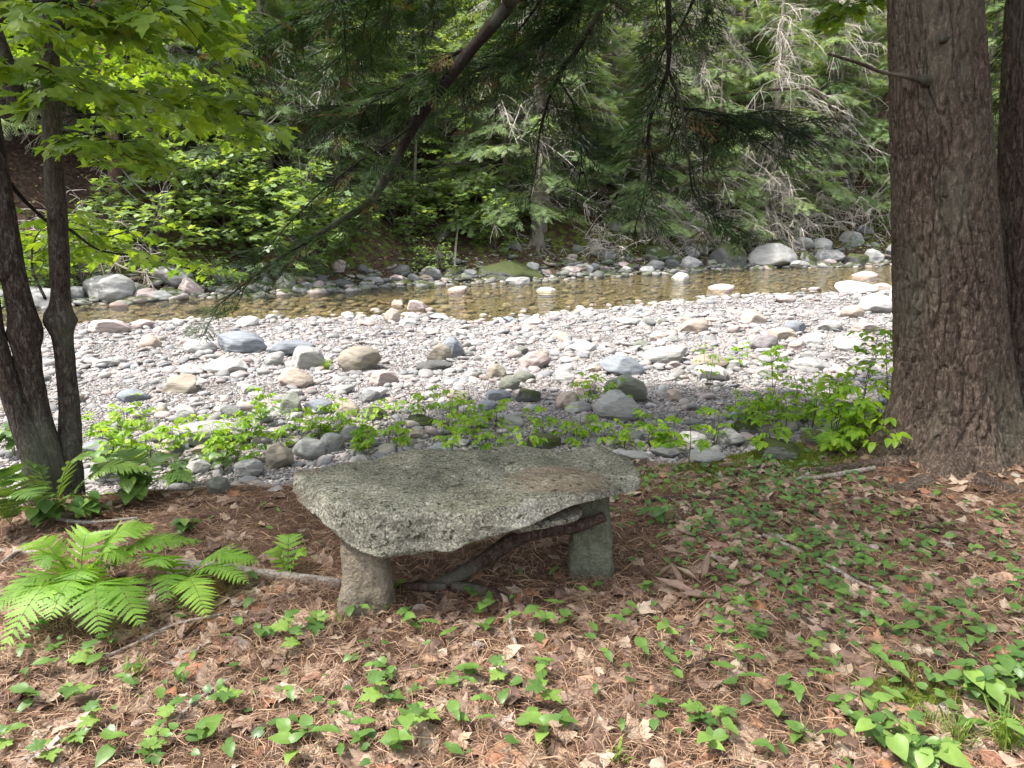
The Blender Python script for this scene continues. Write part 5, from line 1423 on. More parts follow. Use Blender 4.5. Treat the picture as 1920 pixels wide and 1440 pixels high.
big += [(40, 1250, 1), (110, 1230, 3), (170, 1260, 11), (60, 1330, 9), (30, 1390, 2), (215, 1430, 8), (350, 1290, 1), (420, 1330, 3), (450, 1270, 0), (430, 1420, 4), (1470, 1300, 3), (1520, 1260, 1), (1450, 1360, 8), (1490, 1390, 3), (1690, 1290, 9), (1740, 1290, 3), (1860, 1400, 6), (1900, 1240, 3), (1640, 1260, 1), (1690, 1430, 8), (1420, 1200, 2), (1270, 1300, 1), (1240, 1340, 3), (1180, 1300, 0), (1130, 1260, 1), (1210, 1250, 9)]
for a, b, k in big: put_herb(a, b, k, random.uniform(0.85, 1.1))
tries = 0
while len(HERBS) < 290 and tries < 3000:
    tries += 1
    px, py = random.uniform(0, 1920), random.uniform(930, 1440)
    # mostly to the right and in front, few in the duff by the bench
    w = 0.25
    if px > 1180: w = 1.0 if py < 1250 else 0.6
    if 560 < px < 1200 and py < 1110: w = 0.25
    if px < 560 and py < 1200: w = 0.12
    if py > 1180 and px < 1180: w = 0.5
    if 1640 < px < 1900 and py < 925: continue
    if random.random() > w: continue
    put_herb(px, py, random.choice([0, 1, 2, 3, 4, 5, 6, 7, 8, 9, 9, 1, 2, 11]), random.uniform(0.5, 0.95))
# bigger-leaved herbs at the foot of the maple
def broad_herb(px, py, nst, h, size, label, seed, shape='heart', mat='leaf_herb', group=None, spread=0.8, name='broadleaf_plant', cat='plant', spread_leaves=4):
    r = np.random.default_rng(seed); b = ground_hit(px, py)
    root = empty(name, tuple(b)); tag(root, label, cat, group)
    A, B = Acc(), Acc()
    lv, lt = {'heart': (shape3(HEART * [1.2, 1, 1], 0.12, 0.25, 0.15), HEART_T), 'maple': (MAPLES[0], MAPLE_T), 'oval': (shape3(OVAL, 0.15, 0.3), OVAL_T)}[shape]
    for k in range(nst):
        az = r.uniform(0, 6.28); t = r.uniform(0.1, spread); hh = h * r.uniform(0.6, 1.1)
        tip = np.array([math.cos(az) * t * hh, math.sin(az) * t * hh, hh])
        P = spline([(0, 0, 0), tip * [0.35, 0.35, 0.6], tip], 12); V, T = tube(P, np.linspace(0.0025, 0.001, 12), 5, False); B.add(V, T, 0.6)
        for j in range(spread_leaves):
            i = 11 - j * 2 if j else 11
            yaw = az + (j * 2.1 if j else 0) + r.normal(0, 0.3)
            nn = np.array([[math.cos(yaw) * 0.25 + r.normal(0, .15), math.sin(yaw) * 0.25 + r.normal(0, .15), 1]])
            R = frames(nn, np.array([yaw]))[0] * size * r.uniform(0.6, 1.1)
            A.add(lv @ R.T + P[max(3, i)], lt, float(r.random()))
    B.build('stems', M['stem'], root); A.build('leaves', M[mat], root)
    return root
broad_herb(100, 985, 7, 0.16, 0.085, 'leafy herb with pointed dull green leaves in front of the maple stems', 1001)
broad_herb(255, 945, 8, 0.22, 0.11, 'shrubby herb with big round leaves right of the maple stems', 1002, group=None)
broad_herb(330, 915, 7, 0.22, 0.11, 'shrubby herb with big round leaves over the stones left of the bench', 1003)
broad_herb(170, 975, 6, 0.14, 0.08, 'low pale green herb on the duff by the left edge ferns', 1004)
broad_herb(350, 1000, 4, 0.07, 0.06, 'small yellow green herb on the duff above the fern clump', 1005)
broad_herb(420, 885, 5, 0.16, 0.07, 'round-leaved herb among the grey stones left of the tan boulder', 1012)
broad_herb(490, 800, 5, 0.2, 0.06, 'airy round-leaved herb above the tan corner boulder', 1013)
broad_herb(205, 905, 6, 0.24, 0.10, 'dense round-leaved herb touching the maple foot on its right', 1014)
fern((265, 925), [(330, 850, 0.16, 0.07, 0.08), (230, 840, 0.18, 0.07, 0.08), (180, 870, 0.14, 0.06, 0.08), (370, 900, 0.10, 0.06, 0.07)], 'dull green fern over the shore stones right of the maple', 8, mat=M['leaf_herb'])
broad_herb(30, 860, 6, 0.3, 0.1, 'dark green bush herb behind the left maple stem', 1006)
broad_herb(1840, 1330, 9, 0.13, 0.065, 'tall bright sunlit herb at the lower right edge', 1007, spread=0.6)
broad_herb(1890, 1300, 8, 0.15, 0.06, 'sunlit herb with strappy leaves at the right edge', 1008, spread=0.5)
broad_herb(1730, 1440, 4, 0.06, 0.10, 'broad ribbed leaf herb at the bottom right', 1009, spread=0.9, spread_leaves=2)
broad_herb(1640, 1400, 5, 0.08, 0.06, 'pointed bright green herb in the lower right litter', 1010, spread=0.9, spread_leaves=2)
broad_herb(1240, 990, 4, 0.10, 0.07, 'dull green herb right of the right bench leg', 1011, spread_leaves=2)
# grass tufts
def grass(px, py, n, h, label, seed, w=0.002, spread=0.6):
    b = ground_hit(px, py); r = np.random.default_rng(seed); A = Acc()
    tuft_mesh(A, 0, 0, -0.01, r, n, h, w, spread)
    o = A.build('grass_tuft', M['grass'], smooth=False); o.location = b; tag(o, label, 'grass', 'grass tufts')
for g in [(612, 698, 70, 0.22, 'grass tuft on the gravel between the rounded boulders', 1, 0.004), (280, 815, 60, 0.16, 'thin grass tuft on the bar behind the maple seedlings', 2, 0.003), (1130, 765, 50, 0.13, 'grass tuft beside the pointed grey rock', 3, 0.004),
          (1790, 1400, 60, 0.13, 'pale sunlit grass tuft at the bottom right corner', 4, 0.0016), (1740, 1360, 40, 0.10, 'fine grass tuft between the sunlit herbs', 5, 0.0013), (1880, 1410, 60, 0.18, 'tall sunlit grass tuft at the right edge', 6, 0.002), (715, 1150, 30, 0.08, 'small grass tuft right of the left bench leg', 7, 0.0012), (640, 1170, 24, 0.07, 'small grass tuft in front of the left bench leg', 8, 0.0012),
          (830, 1290, 14, 0.07, 'few broad grass blades below the bench', 9, 0.003), (1410, 905, 24, 0.06, 'short grass tuft on moss right of the bench', 10, 0.0015), (1500, 1395, 30, 0.08, 'fine pale grass tuft in the litter near the bottom', 11, 0.0012), (250, 1275, 16, 0.09, 'spindly grass shoots among dead leaves at lower left', 12, 0.003), (1560, 1250, 40, 0.06, 'mossy fine grass patch in the right litter', 13, 0.0012), (1160, 1430, 12, 0.07, 'broad pale grass shoots at the bottom centre', 14, 0.004)]:
    grass(*g)

# ------------------------------------------------------------------ curled dead leaves that stand out
def dead_leaf(px, py, size, yaw, tilt, curl, label, seed, tint, shape='oval', k3=1.0):
    b = ground_hit(px, py); r = np.random.default_rng(seed)
    if shape == 'oval':
        V, T = heart(6, 0.26, 4); V = V.copy(); ang = V[:, 0] / 0.26 * curl
        V2 = np.stack([0.26 / max(curl, 0.01) * np.sin(ang) * (V[:, 0] * 0 + 1) * np.interp(V[:, 1], [0, .3, 1], [0.7, 1, 0.6]), V[:, 1], 0.26 / max(curl, 0.01) * (1 - np.cos(ang)) + 0.2 * V[:, 1] ** 2 * k3 + 0.012 * np.sin(V[:, 1] * 60)], -1)
    else:
        V2, T = MAPLE.copy(), MAPLE_T
        V2[:, 2] = curl * 0.6 * V2[:, 0] ** 2 + 0.25 * fbm(V2 * 3 + seed, 2, seed)
    cy, sy_, ct, st = math.cos(yaw), math.sin(yaw), math.cos(tilt), math.sin(tilt)
    Rz = np.array([[cy, -sy_, 0], [sy_, cy, 0], [0, 0, 1]]); Rx = np.array([[1, 0, 0], [0, ct, -st], [0, st, ct]])
    A = Acc(); A.add((V2 * size) @ (Rz @ Rx).T, T, tint * 0.72 if shape == 'oval' else tint)
    o = A.build('dead_leaf', M['dead']); o.location = (b[0], b[1], b[2] + 0.012); tag(o, label, 'leaf', 'dead leaves that stand out')
DL = [(1220, 1088, 0.094, 0.90, 0.64, 1.6, 'curled brown leaf standing right of the bench, leftmost of the cluster', 0.55), (1238, 1085, 0.094, -0.54, 0.88, 1.8, 'tall narrow curled tan leaf next to the leftmost one of the cluster', 0.66),
      (1275, 1100, 0.101, 0.36, 0.80, 1.6, 'pale ribbed curled leaf standing in the middle of the leaf cluster', 0.72), (1300, 1090, 0.108, -0.63, 0.88, 1.3, 'orange brown upright leaf in the cluster', 0.80), (1320, 1085, 0.108, -0.18, 0.96, 1.5, 'tallest folded tan leaf of the cluster', 0.7), (1345, 1090, 0.101, -1.26, 0.64, 1.7, 'curled leaf leaning right in the cluster', 0.68), (1368, 1078, 0.079, -1.98, 0.72, 1.4, 'small rust brown leaf at the right end of the cluster', 0.82),
      (1290, 1115, 0.16, 1.3, 0.15, 1.0, 'flat ribbed pale leaf in front of the cluster', 0.7), (1330, 1125, 0.15, 1.8, 0.1, 1.1, 'second flat ribbed pale leaf lying in front of the cluster', 0.72), (1380, 1105, 0.12, -1.5, 0.2, 0.9, 'flat pinkish ribbed leaf right of the cluster', 0.6)]
for k, d in enumerate(DL): dead_leaf(d[0], d[1], d[2] * 0.92, d[3] + [0.9, -1.4, 0.3, 2.2, -0.4, -2.0, 1.2, 0, 0, 0][k], d[4] * [1, .8, .9, .5, 1, .7, .4, 1, 1, 1][k], d[5], d[6], 1100 + k, [0.62, 0.95, 0.7, 1.12, 0.8, 0.6, 1.15, 0.85, 0.7, 1.0][k] * d[7])
for k, (a, b, s, lb, tn) in enumerate([(1610, 1125, 0.085, 'pale tan maple leaf propped up against the long twig', 0.72), (1545, 1140, 0.08, 'red brown flat maple leaf below the long twig', 0.6), (850, 1060 + 330, 0.07, 'orange maple leaf on the litter below the bench', 0.82), (1180, 1215, 0.07, 'tan maple leaf right of the mayflower group', 0.7), (1200, 1395, 0.10, 'big brown maple leaf with red veins at the bottom', 0.66), (210, 1180, 0.08, 'rust coloured maple leaf under the fern fronds', 0.8), (320, 1085, 0.10, 'crumpled pale leaf between the fern and the log', 0.72), (1660, 1215, 0.09, 'orange brown maple leaf by the moss patch', 0.84), (1700, 1340, 0.07, 'upright rust brown maple leaf in the sunlit herbs', 0.84), (100, 1300, 0.09, 'curled tan maple leaf at the lower left', 0.66), (560, 1310, 0.10, 'large yellow brown maple leaf at lower left', 0.7), (520, 1060, 0.09, 'crumpled tan leaf beside the log end', 0.72), (1195, 1150, 0.09, 'yellowing oak-like leaf right of the right bench leg', 0.75), (60, 1420, 0.1, 'broad pale dead leaf in the bottom left corner', 0.98), (980, 1145, 0.05, 'small orange dead leaf under the front of the bench', 0.8)]):
    dead_leaf(a, b, s, random.uniform(0, 6), 0.35 if k in (0, 8) else 0.08, 0.9, lb, 1200 + k, tn, 'maple')

# ------------------------------------------------------------------ seedlings and saplings along the edge of the bar
PLANTS = []
def sapling(px, py, h, nst, size, seed, shape='oval', lean=0.3, cat='sapling', nleaf=9, name='sapling'):
    r = np.random.default_rng(seed); b = ground_hit(px, py)
    root = empty(name, tuple(b))
    A, B = Acc(), Acc()
    lv, lt = (shape3(OVAL * [0.85, 1, 1], 0.12, 0.3), OVAL_T) if shape == 'oval' else (MAPLES[1], MAPLE_T)
    for k in range(nst):
        az = r.uniform(0, 6.28); t = r.uniform(0.0, lean); hh = h * r.uniform(0.65, 1.0)
        tip = np.array([math.cos(az) * t * hh, math.sin(az) * t * hh, hh])
        P = spline([(0, 0, -0.02), tip * [0.3, 0.3, 0.55] + np.array([*r.normal(0, 0.02, 2), 0]), tip], 24)
        V, T = tube(P, np.linspace(0.0035, 0.0012, 24) * (0.6 + h), 5, False); B.add(V, T, 0.1)
        nb = max(3, int(hh / 0.06))
        for j in range(nb):
            i = int(23 * (0.35 + 0.65 * j / max(nb - 1, 1))); p = P[min(i, 23)]
            baz = az + j * 2.4 + r.normal(0, 0.4); bl = r.uniform(0.06, 0.16) * (0.5 + h)
            d = np.array([math.cos(baz), math.sin(baz), 0.25]); q = p + d * bl
            V, T = tube(np.array([p, (p + q) / 2 + [0, 0, 0.01], q]), [0.0014, 0.001, 0.0008], 4, False); B.add(V, T, 0.3)
            for m in range(3 if nleaf < 8 else 4):
                u = (m + 1) / 4; pp = p + (q - p) * min(1, u + 0.2); yaw = baz + (0 if m == 3 else (1 if m % 2 else -1) * r.uniform(0.7, 1.2))
                nn = np.array([[math.cos(yaw) * 0.3 + r.normal(0, .2), math.sin(yaw) * 0.3 + r.normal(0, .2), 1]])
                R = frames(nn, np.array([yaw]))[0] * size * r.uniform(0.6, 1.1)
                A.add(lv @ R.T + pp, lt, float(np.clip(r.normal(0.6, 0.25), 0, 1)))
    B.build('stems', M['stem'], root); A.build('leaves', M['leaf_sap'], root, smooth=False)
    PLANTS.append([root, px, py, ('tall ' if h > 0.45 else 'low ') + 'leafy green ' + ('sapling' if h > 0.45 else 'seedling clump'), None, h])
    return root
SP = [(470, 830, 0.30, 3), (520, 850, 0.26, 3), (560, 815, 0.28, 3), (600, 830, 0.30, 4), (640, 815, 0.28, 3), (680, 835, 0.22, 3), (620, 800, 0.30, 2), (400, 860, 0.26, 4), (330, 850, 0.30, 3), (280, 870, 0.30, 4), (230, 850, 0.34, 3), (240, 800, 0.28, 2), (200, 870, 0.28, 3), (370, 820, 0.22, 2), (440, 870, 0.22, 3), (490, 790, 0.34, 2),
      (700, 800, 0.26, 3), (800, 790, 0.34, 4), (840, 800, 0.34, 3), (870, 810, 0.26, 3), (930, 800, 0.24, 3), (830, 830, 0.26, 3), (940, 855, 0.24, 3), (990, 860, 0.22, 3), (1020, 820, 0.26, 3), (1000, 800, 0.24, 2), (1080, 840, 0.22, 3), (1130, 830, 0.20, 3), (1170, 845, 0.26, 4), (1220, 840, 0.28, 3), (1260, 850, 0.22, 2), (1100, 765, 0.38, 3), (1145, 760, 0.3, 2), (760, 840, 0.2, 2), (905, 850, 0.2, 2),
      (1290, 880, 0.38, 1), (1340, 840, 0.34, 2), (1390, 815, 0.32, 4), (1440, 850, 0.26, 4), (1420, 800, 0.3, 3), (1470, 810, 0.36, 3), (1520, 815, 0.45, 4), (1560, 830, 0.42, 4), (1600, 830, 0.36, 4), (1490, 780, 0.42, 3), (1560, 790, 0.5, 3), (1640, 830, 0.4, 3), (1610, 800, 0.62, 2), (1655, 815, 0.75, 2), (1665, 800, 0.7, 2), (1380, 780, 0.3, 2), (1330, 730, 0.5, 2), (1590, 850, 0.2, 3), (1660, 860, 0.25, 2), (1390, 690, 0.4, 2), (1450, 740, 0.5, 3)]
_r = random.Random(5)
for k in range(46):
    a = _r.uniform(170, 1660); b = _r.gauss(825, 26) if a < 1250 else _r.uniform(770, 860)
    SP.append((a, min(b, 868), _r.uniform(0.12, 0.26), _r.choice([1, 2, 2, 3])))
for k, (a, b, h, n) in enumerate(SP): sapling(a, b, h, n, 0.072 if h < 0.45 else 0.062, 1300 + k, 'oval' if k % 5 else 'maple')

# ------------------------------------------------------------------ far bank: trees, shrubs, dead brush
def dead_twigs(A, base, r, L, az, el, n=9, w=0.012, curve=-0.10):
    d = nrm(np.array([math.cos(az) * math.cos(el), math.sin(az) * math.cos(el), math.sin(el)])); p = [np.array(base, float)]
    for j in range(7):
        d = nrm(d + np.array([0, 0, curve]) + r.normal(0, 0.10, 3)); p.append(p[-1] + d * L / 7)
    p = np.array(p); V, T = tube(p, np.linspace(w, w * 0.35, 8), 4, False); A.add(V, T, float(r.uniform(0.3, 1)))
    for k in range(n):
        i = r.integers(1, 7); s = L * r.uniform(0.2, 0.5) * (1.1 - i / 9); dd = nrm(nrm(p[i + 1] - p[i]) + r.normal(0, 0.7, 3)); q = [p[i]]
        for j in range(4):
            dd = nrm(dd + np.array([0, 0, -0.22]) + r.normal(0, 0.18, 3)); q.append(q[-1] + dd * s / 4)
        V, T = tube(np.array(q), np.linspace(w * 0.5, w * 0.2, 5), 3, False); A.add(V, T, float(r.uniform(0.2, 1)))

def far_hemlock(seed, Ht, Rm, nb, bare=0.1, dead=0, low=0.06):
    r = np.random.default_rng(seed); root = empty('hemlock_tree')
    zs = np.linspace(-0.6, Ht, 30); P = np.stack([0.15 * np.sin(zs * 0.3 + seed), 0.15 * np.cos(zs * 0.25 + seed) - 0.15, zs], -1)
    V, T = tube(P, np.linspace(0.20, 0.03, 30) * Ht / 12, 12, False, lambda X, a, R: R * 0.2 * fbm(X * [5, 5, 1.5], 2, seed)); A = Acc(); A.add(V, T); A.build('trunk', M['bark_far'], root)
    B, C, D = Acc(), Acc(), Acc()
    for k in range(nb):
        f = low + (1 - low) * (k + r.random()) / nb; z = f * Ht; az = r.uniform(0, 6.28)
        L = Rm * (1.05 - f) ** 0.7 * r.uniform(0.6, 1.1)
        d = np.array([math.cos(az), math.sin(az), 0.25]); p = [np.array([0, 0, z])]
        for j in range(7):
            d = nrm(d + np.array([0, 0, -0.11]) + r.normal(0, 0.06, 3)); p.append(p[-1] + d * L / 7)
        p = np.array(p); V, T = tube(p, np.linspace(0.03, 0.006, 8), 4, False); B.add(V, T, 0.4)
        m = int(L * 46)
        t = r.uniform(bare, 1, m) ** 0.8 * 7; i = np.minimum(6, t.astype(int)); q = p[i] + (p[i + 1] - p[i]) * (t - i)[:, None]
        off = r.normal(0, 0.22, m); q = q + np.array([-math.sin(az), math.cos(az), 0])[None] * off[:, None] - np.array([0, 0, 1]) * (np.abs(off) * 0.4)[:, None]
        yaw = az + np.sign(off) * r.uniform(0.1, 1.1, m)
        R = frames(np.stack([r.normal(0, 0.3, m), r.normal(0, 0.3, m), np.ones(m)], -1), yaw)
        R[:, :, 1] = nrm(R[:, :, 1] - np.array([0, 0, 1])[None] * r.uniform(0.1, 0.7, m)[:, None])
        R = R * r.uniform(0.6, 1.3, m)[:, None, None]
        C.scatter(LSPR2[k % 3][0], LSPR2[k % 3][1], R, q, np.clip(r.random() * 0.5 + r.random(m) * 0.5, 0, 1))
    for k in range(dead):
        dead_twigs(D, (0, 0, r.uniform(0.04, 0.75) * Ht), r, r.uniform(1.2, 3.4), r.uniform(3.3, 6.1), r.uniform(-0.5, 0.3), 16, 0.015)
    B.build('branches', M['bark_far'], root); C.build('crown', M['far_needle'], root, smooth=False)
    if dead: D.build('dead_branches', M['twig'], root, smooth=False)
    return root
LSPR2 = [low_spray(s, 0.27, 11, 0.012) for s in (11, 12, 13)]

def far_broad(seed, Ht, Rm, nb, leaf=0.11, nm='broadleaf_tree', low=0.25, tr=0.09, per=26):
    r = np.random.default_rng(seed); root = empty(nm); shrub = nm == 'shrub'
    zs = np.linspace(-0.5, Ht * (0.3 if shrub else 1), 24); P = np.stack([0.25 * np.sin(zs * 0.35 + seed), 0.2 * np.cos(zs * 0.3 + seed), zs], -1)
    V, T = tube(P, np.linspace(tr, 0.015, 24), 10, False); A = Acc(); A.add(V, T); A.build('trunk', M['bark_far'], root)
    B, C = Acc(), Acc()
    for k in range(nb):
        f = low + (1 - low) * (k + r.random()) / nb; i0 = min(23, int(f * 23)); az = r.uniform(0, 6.28)
        L = Rm * r.uniform(0.5, 1.1) * (1.15 - f * 0.6); d = np.array([math.cos(az), math.sin(az), r.uniform(0.3, 1.8) if shrub else 0.35]); p = [P[i0]]
        for j in range(6):
            d = nrm(d + np.array([0, 0, -0.07]) + r.normal(0, 0.12, 3)); p.append(p[-1] + d * L / 6)
        p = np.array(p); V, T = tube(p, np.linspace(0.018, 0.004, 7), 4, False); B.add(V, T, 0.5)
        nt_ = int(L * 5)
        for j in range(nt_):     # layered flat sprays of leaves
            t = r.uniform(0.2, 1) * 6; i = min(5, int(t)); c = p[i] + (p[i + 1] - p[i]) * (t - i)
            a2 = az + r.choice([-1, 1]) * r.uniform(0.4, 1.3); l2 = r.uniform(0.25, 0.6)
            m = per // 2
            u = r.random(m); q = c + np.array([math.cos(a2), math.sin(a2), -0.15])[None] * (u * l2)[:, None] + r.normal(0, 1, (m, 3)) * [0.07, 0.07, 0.03]
            yaw = a2 + r.normal(0, 0.9, m)
            R = frames(np.stack([r.normal(0, 0.35, m), r.normal(0, 0.35, m), np.ones(m)], -1), yaw) * (leaf * r.uniform(0.6, 1.15, m))[:, None, None]
            C.scatter(MAPLEL if seed % 2 else OVAL, MAPLEL_T if seed % 2 else OVAL_T, R, q, np.clip(r.normal(0.5, 0.22, m), 0, 1))
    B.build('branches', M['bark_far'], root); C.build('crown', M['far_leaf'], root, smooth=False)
    return root

def brush(seed, n, L, spread):
    r = np.random.default_rng(seed); A = Acc()
    for k in range(n):
        b = (r.normal(0, spread), r.normal(0, spread * 0.5), r.uniform(0.0, 0.5))
        dead_twigs(A, b, r, L * r.uniform(0.5, 1.1), r.uniform(3.2, 6.2), r.uniform(-0.1, 1.1), 12, 0.015, -0.12)
    return A.build('dead_brush', M['twig'], smooth=False)

HP = [far_hemlock(1501, 13, 3.6, 100, dead=12), far_hemlock(1502, 15, 3.2, 90, dead=34, bare=0.2), far_hemlock(1503, 11, 3.8, 90, dead=14), far_hemlock(1504, 7, 2.4, 60, dead=20, low=0.03), far_hemlock(1505, 12, 3.4, 40, dead=90, bare=0.4)]
BP = [far_broad(1601, 8, 2.6, 34), far_broad(1602, 10, 3.0, 38, leaf=0.12), far_broad(1603, 3.2, 1.5, 22, leaf=0.12, nm='shrub', low=0.1, tr=0.03), far_broad(1604, 2.2, 1.2, 18, leaf=0.11, nm='shrub', low=0.08, tr=0.02)]
DP = [brush(1701, 22, 2.2, 0.8), brush(1702, 26, 1.7, 0.6)]
used = {}
TREES = []
def plant(proto, px, b, s=1.0, rz=None, kind='tree', dz=0.0):
    """px: picture column, b: metres behind the far water edge"""
    y = 26.0
    for _ in range(6):
        x = (px - 960) / FPX * (y * cp + 0.6); y = float(y_far(x)) + b
    if id(proto) not in used: used[id(proto)] = 1; o = proto
    else: o = copy_tree(proto)
    o.location = (x, y, float(H(x, y)) + dz); o.rotation_euler = (0, 0, rz if rz is not None else random.uniform(0, 6.28)); o.scale = (s, s, s)
    TREES.append([o, px, 0, kind, b])
    return o
# hemlocks of the slope
for (px, b, k, s) in [(1010, 3.2, 1, 1.1), (1390, 9, 1, 1.15), (1130, 8.5, 2, 1.0), (1240, 5.0, 1, 0.9), (1330, 2.6, 3, 1.0), (1500, 7, 0, 1.0), (1450, 3.8, 3, 1.1), (1650, 5.5, 0, 1.0), (1560, 11, 1, 1.1), (1720, 9, 2, 1.1), (1800, 4, 0, 1.0), (1900, 7, 1, 1.0), (880, 6, 2, 1.0), (760, 8.5, 1, 1.1), (640, 6.5, 2, 1.05), (700, 12, 1, 1.2), (520, 9, 0, 1.1), (430, 6.2, 2, 1.0), (330, 10, 1, 1.1), (240, 8.4, 0, 0.9), (130, 9, 2, 1.1), (20, 8.5, 0, 0.8), (-80, 12, 1, 1.0), (960, 13, 2, 1.25), (1250, 14, 0, 1.2), (1450, 16, 1, 1.2), (1680, 15, 2, 1.2), (840, 17, 0, 1.2), (560, 16, 1, 1.2), (340, 17, 2, 1.2), (120, 16, 1, 1.2), (1060, 20, 1, 1.2), (1900, 14, 0, 1.2), (1430, 2.6, 4, 1.0), (1520, 5.0, 4, 1.1), (1300, 4.0, 4, 1.0), (1620, 6.5, 4, 1.1), (1360, 7.0, 4, 1.2), (1190, 2.6, 4, 0.8), (1090, 6.5, 4, 1.0), (1480, 10, 4, 1.2), (300, 8.0, 4, 0.8), (-160, 11, 2, 1.0), (2050, 5, 1, 1.0), (380, 5.5, 3, 1.0), (500, 4.2, 3, 1.3), (930, 3.5, 3, 1.3), (1080, 5, 3, 1.3), (1200, 3.2, 3, 1.1), (1530, 4.5, 3, 1.2), (1640, 3.6, 3, 1.1), (660, 4.0, 3, 1.2), (180, 7.5, 2, 1.0), (60, 7.5, 3, 1.6), (-20, 8, 2, 1.0), (130, 10, 0, 1.1), (1380, 6, 3, 1.4), (1740, 6, 0, 1.1), (1300, 10, 2, 1.2), (920, 9.5, 0, 1.1), (1140, 16, 2, 1.3), (740, 14, 2, 1.2), (450, 20, 0, 1.3), (220, 20, 2, 1.3), (940, 22, 0, 1.3), (1340, 20, 2, 1.3), (1600, 21, 0, 1.3), (680, 22, 2, 1.3), (0, 21, 0, 1.3), (1820, 19, 2, 1.3)]:
    plant(HP[k], px, b, s, kind='hemlock')
for (px, b, k, s) in [(330, 4.2, 0, 0.8), (560, 3.6, 0, 0.75), (780, 3.0, 0, 0.85), (900, 4.4, 1, 0.8), (110, 8.5, 1, 0.8), (450, 12, 1, 1.1), (1570, 9.0, 0, 0.9), (230, 13, 1, 1.1), (690, 5.2, 1, 0.85), (1780, 12, 1, 1.1), (-60, 8.5, 0, 0.9)]:
    plant(BP[k], px, b, s, kind='broadleaf')
for (px, b, k, s) in [(480, 2.6, 2, 2.0), (590, 2.2, 2, 2.2), (330, 2.2, 2, 1.9), (410, 3.4, 2, 1.9), (850, 2.8, 2, 1.9), (930, 3.0, 2, 1.5), (760, 3.2, 2, 1.7), (820, 1.2, 3, 0.9), (940, 2.0, 2, 0.95), (60, 1.6, 2, 1.0), (160, 1.2, 3, 1.0), (400, 1.0, 3, 0.8), (1470, 2.5, 3, 0.6), (1590, 2.2, 3, 0.5), (1340, 1.6, 3, 0.5), (1540, 3.5, 3, 0.8), (780, 2.6, 3, 1.0), (30, 0.7, 3, 0.8), (1650, 2.8, 3, 0.7)]:
    plant(BP[k], px, b, s, kind='shrub')
for (px, b, k, s) in [(1400, 2.6, 0, 1.3), (1500, 3.2, 1, 1.4), (1300, 2.3, 1, 1.2), (1240, 3.0, 0, 1.2), (1600, 3.8, 0, 1.3), (1440, 4.8, 0, 1.5), (1340, 5.0, 1, 1.6), (1120, 2.0, 1, 1.0), (260, 2.3, 0, 1.0), (150, 2.6, 1, 1.0), (1180, 4.0, 0, 1.2), (1550, 6.0, 1, 1.7), (540, 2.6, 1, 0.8), (1420, 7.5, 0, 1.9), (1510, 9, 1, 2.0)]:
    plant(DP[k], px, b, s, rz=random.uniform(-0.6, 0.6), kind='brush')

# leaning old stump with roots at right, and grey trunk with spreading roots in the middle
def old_trunk(px, py, tops, r0, label, name, mat, nroot=6, seed=0, cat='tree'):
    b = ground_hit(px, py); root = empty(name, tuple(b)); tag(root, label, cat)
    P = spline([(0, 0, -0.2)] + tops, 60); L = np.linspace(0, 1, 60)
    rr = r0 * (1 - 0.35 * L) + r0 * 0.6 * np.exp(-L * 9)
    V, T = tube(P, rr, 40, True, lambda X, a, R: R * (0.16 * fbm(X * [4, 4, 1], 3, seed) + 0.10 * np.sin(a * 5 + seed) * np.exp(-np.clip(X[..., 2], 0, 9) * 1.1)))
    A = Acc(); A.add(V, T); A.build('trunk', mat, root)
    r = np.random.default_rng(seed)
    for k in range(nroot):
        az = math.pi + math.pi * (k + 0.5) / nroot + r.normal(0, 0.15); pts = []
        for j in range(6):
            d = j * 0.22 * r0 / 0.25 + 0.5 * r0; x, y = math.cos(az) * d, math.sin(az) * d
            az += r.normal(0, 0.15)
            g = float(H(b[0] + x, b[1] + y)) - b[2]
            pts.append((x, y, (0.9 * r0 if j == 0 else 0.02) + g))
        V, T = tube(spline(pts, 24), np.linspace(r0 * 0.34, 0.02, 24), 8); A = Acc(); A.add(V, T); A.build('root', mat, root)
    return root
old_trunk(1592, 408, [(0.15, 0.1, 0.5), (0.55, 0.2, 1.6), (1.0, 0.4, 3.0), (1.5, 0.6, 5.5)], 0.34, 'leaning red brown trunk with a hollow stump-like foot on the far bank', 'leaning_tree', M['bark_stump'], 5, 3)
old_trunk(1006, 452, [(0, 0, 1), (0.05, 0.05, 4), (0.0, 0.1, 9), (0.1, 0.1, 16)], 0.20, 'straight pale grey trunk with spreading roots on the far bank, centre', 'tall_tree', M['bark_far'], 7, 5)
old_trunk(1300, 402, [(0.05, 0, 1), (0.0, 0.1, 4), (0.15, 0.1, 12)], 0.24, 'dark mossy trunk behind the brush on the far bank, right of centre', 'tall_tree', M['bark_far'], 4, 6)
old_trunk(225, 410, [(0.0, 0, 0.8), (0.05, 0.1, 3), (0.1, 0.1, 10)], 0.22, 'reddish trunk standing in the litter of the far slope at left', 'tall_tree', M['bark_stump'], 4, 7)
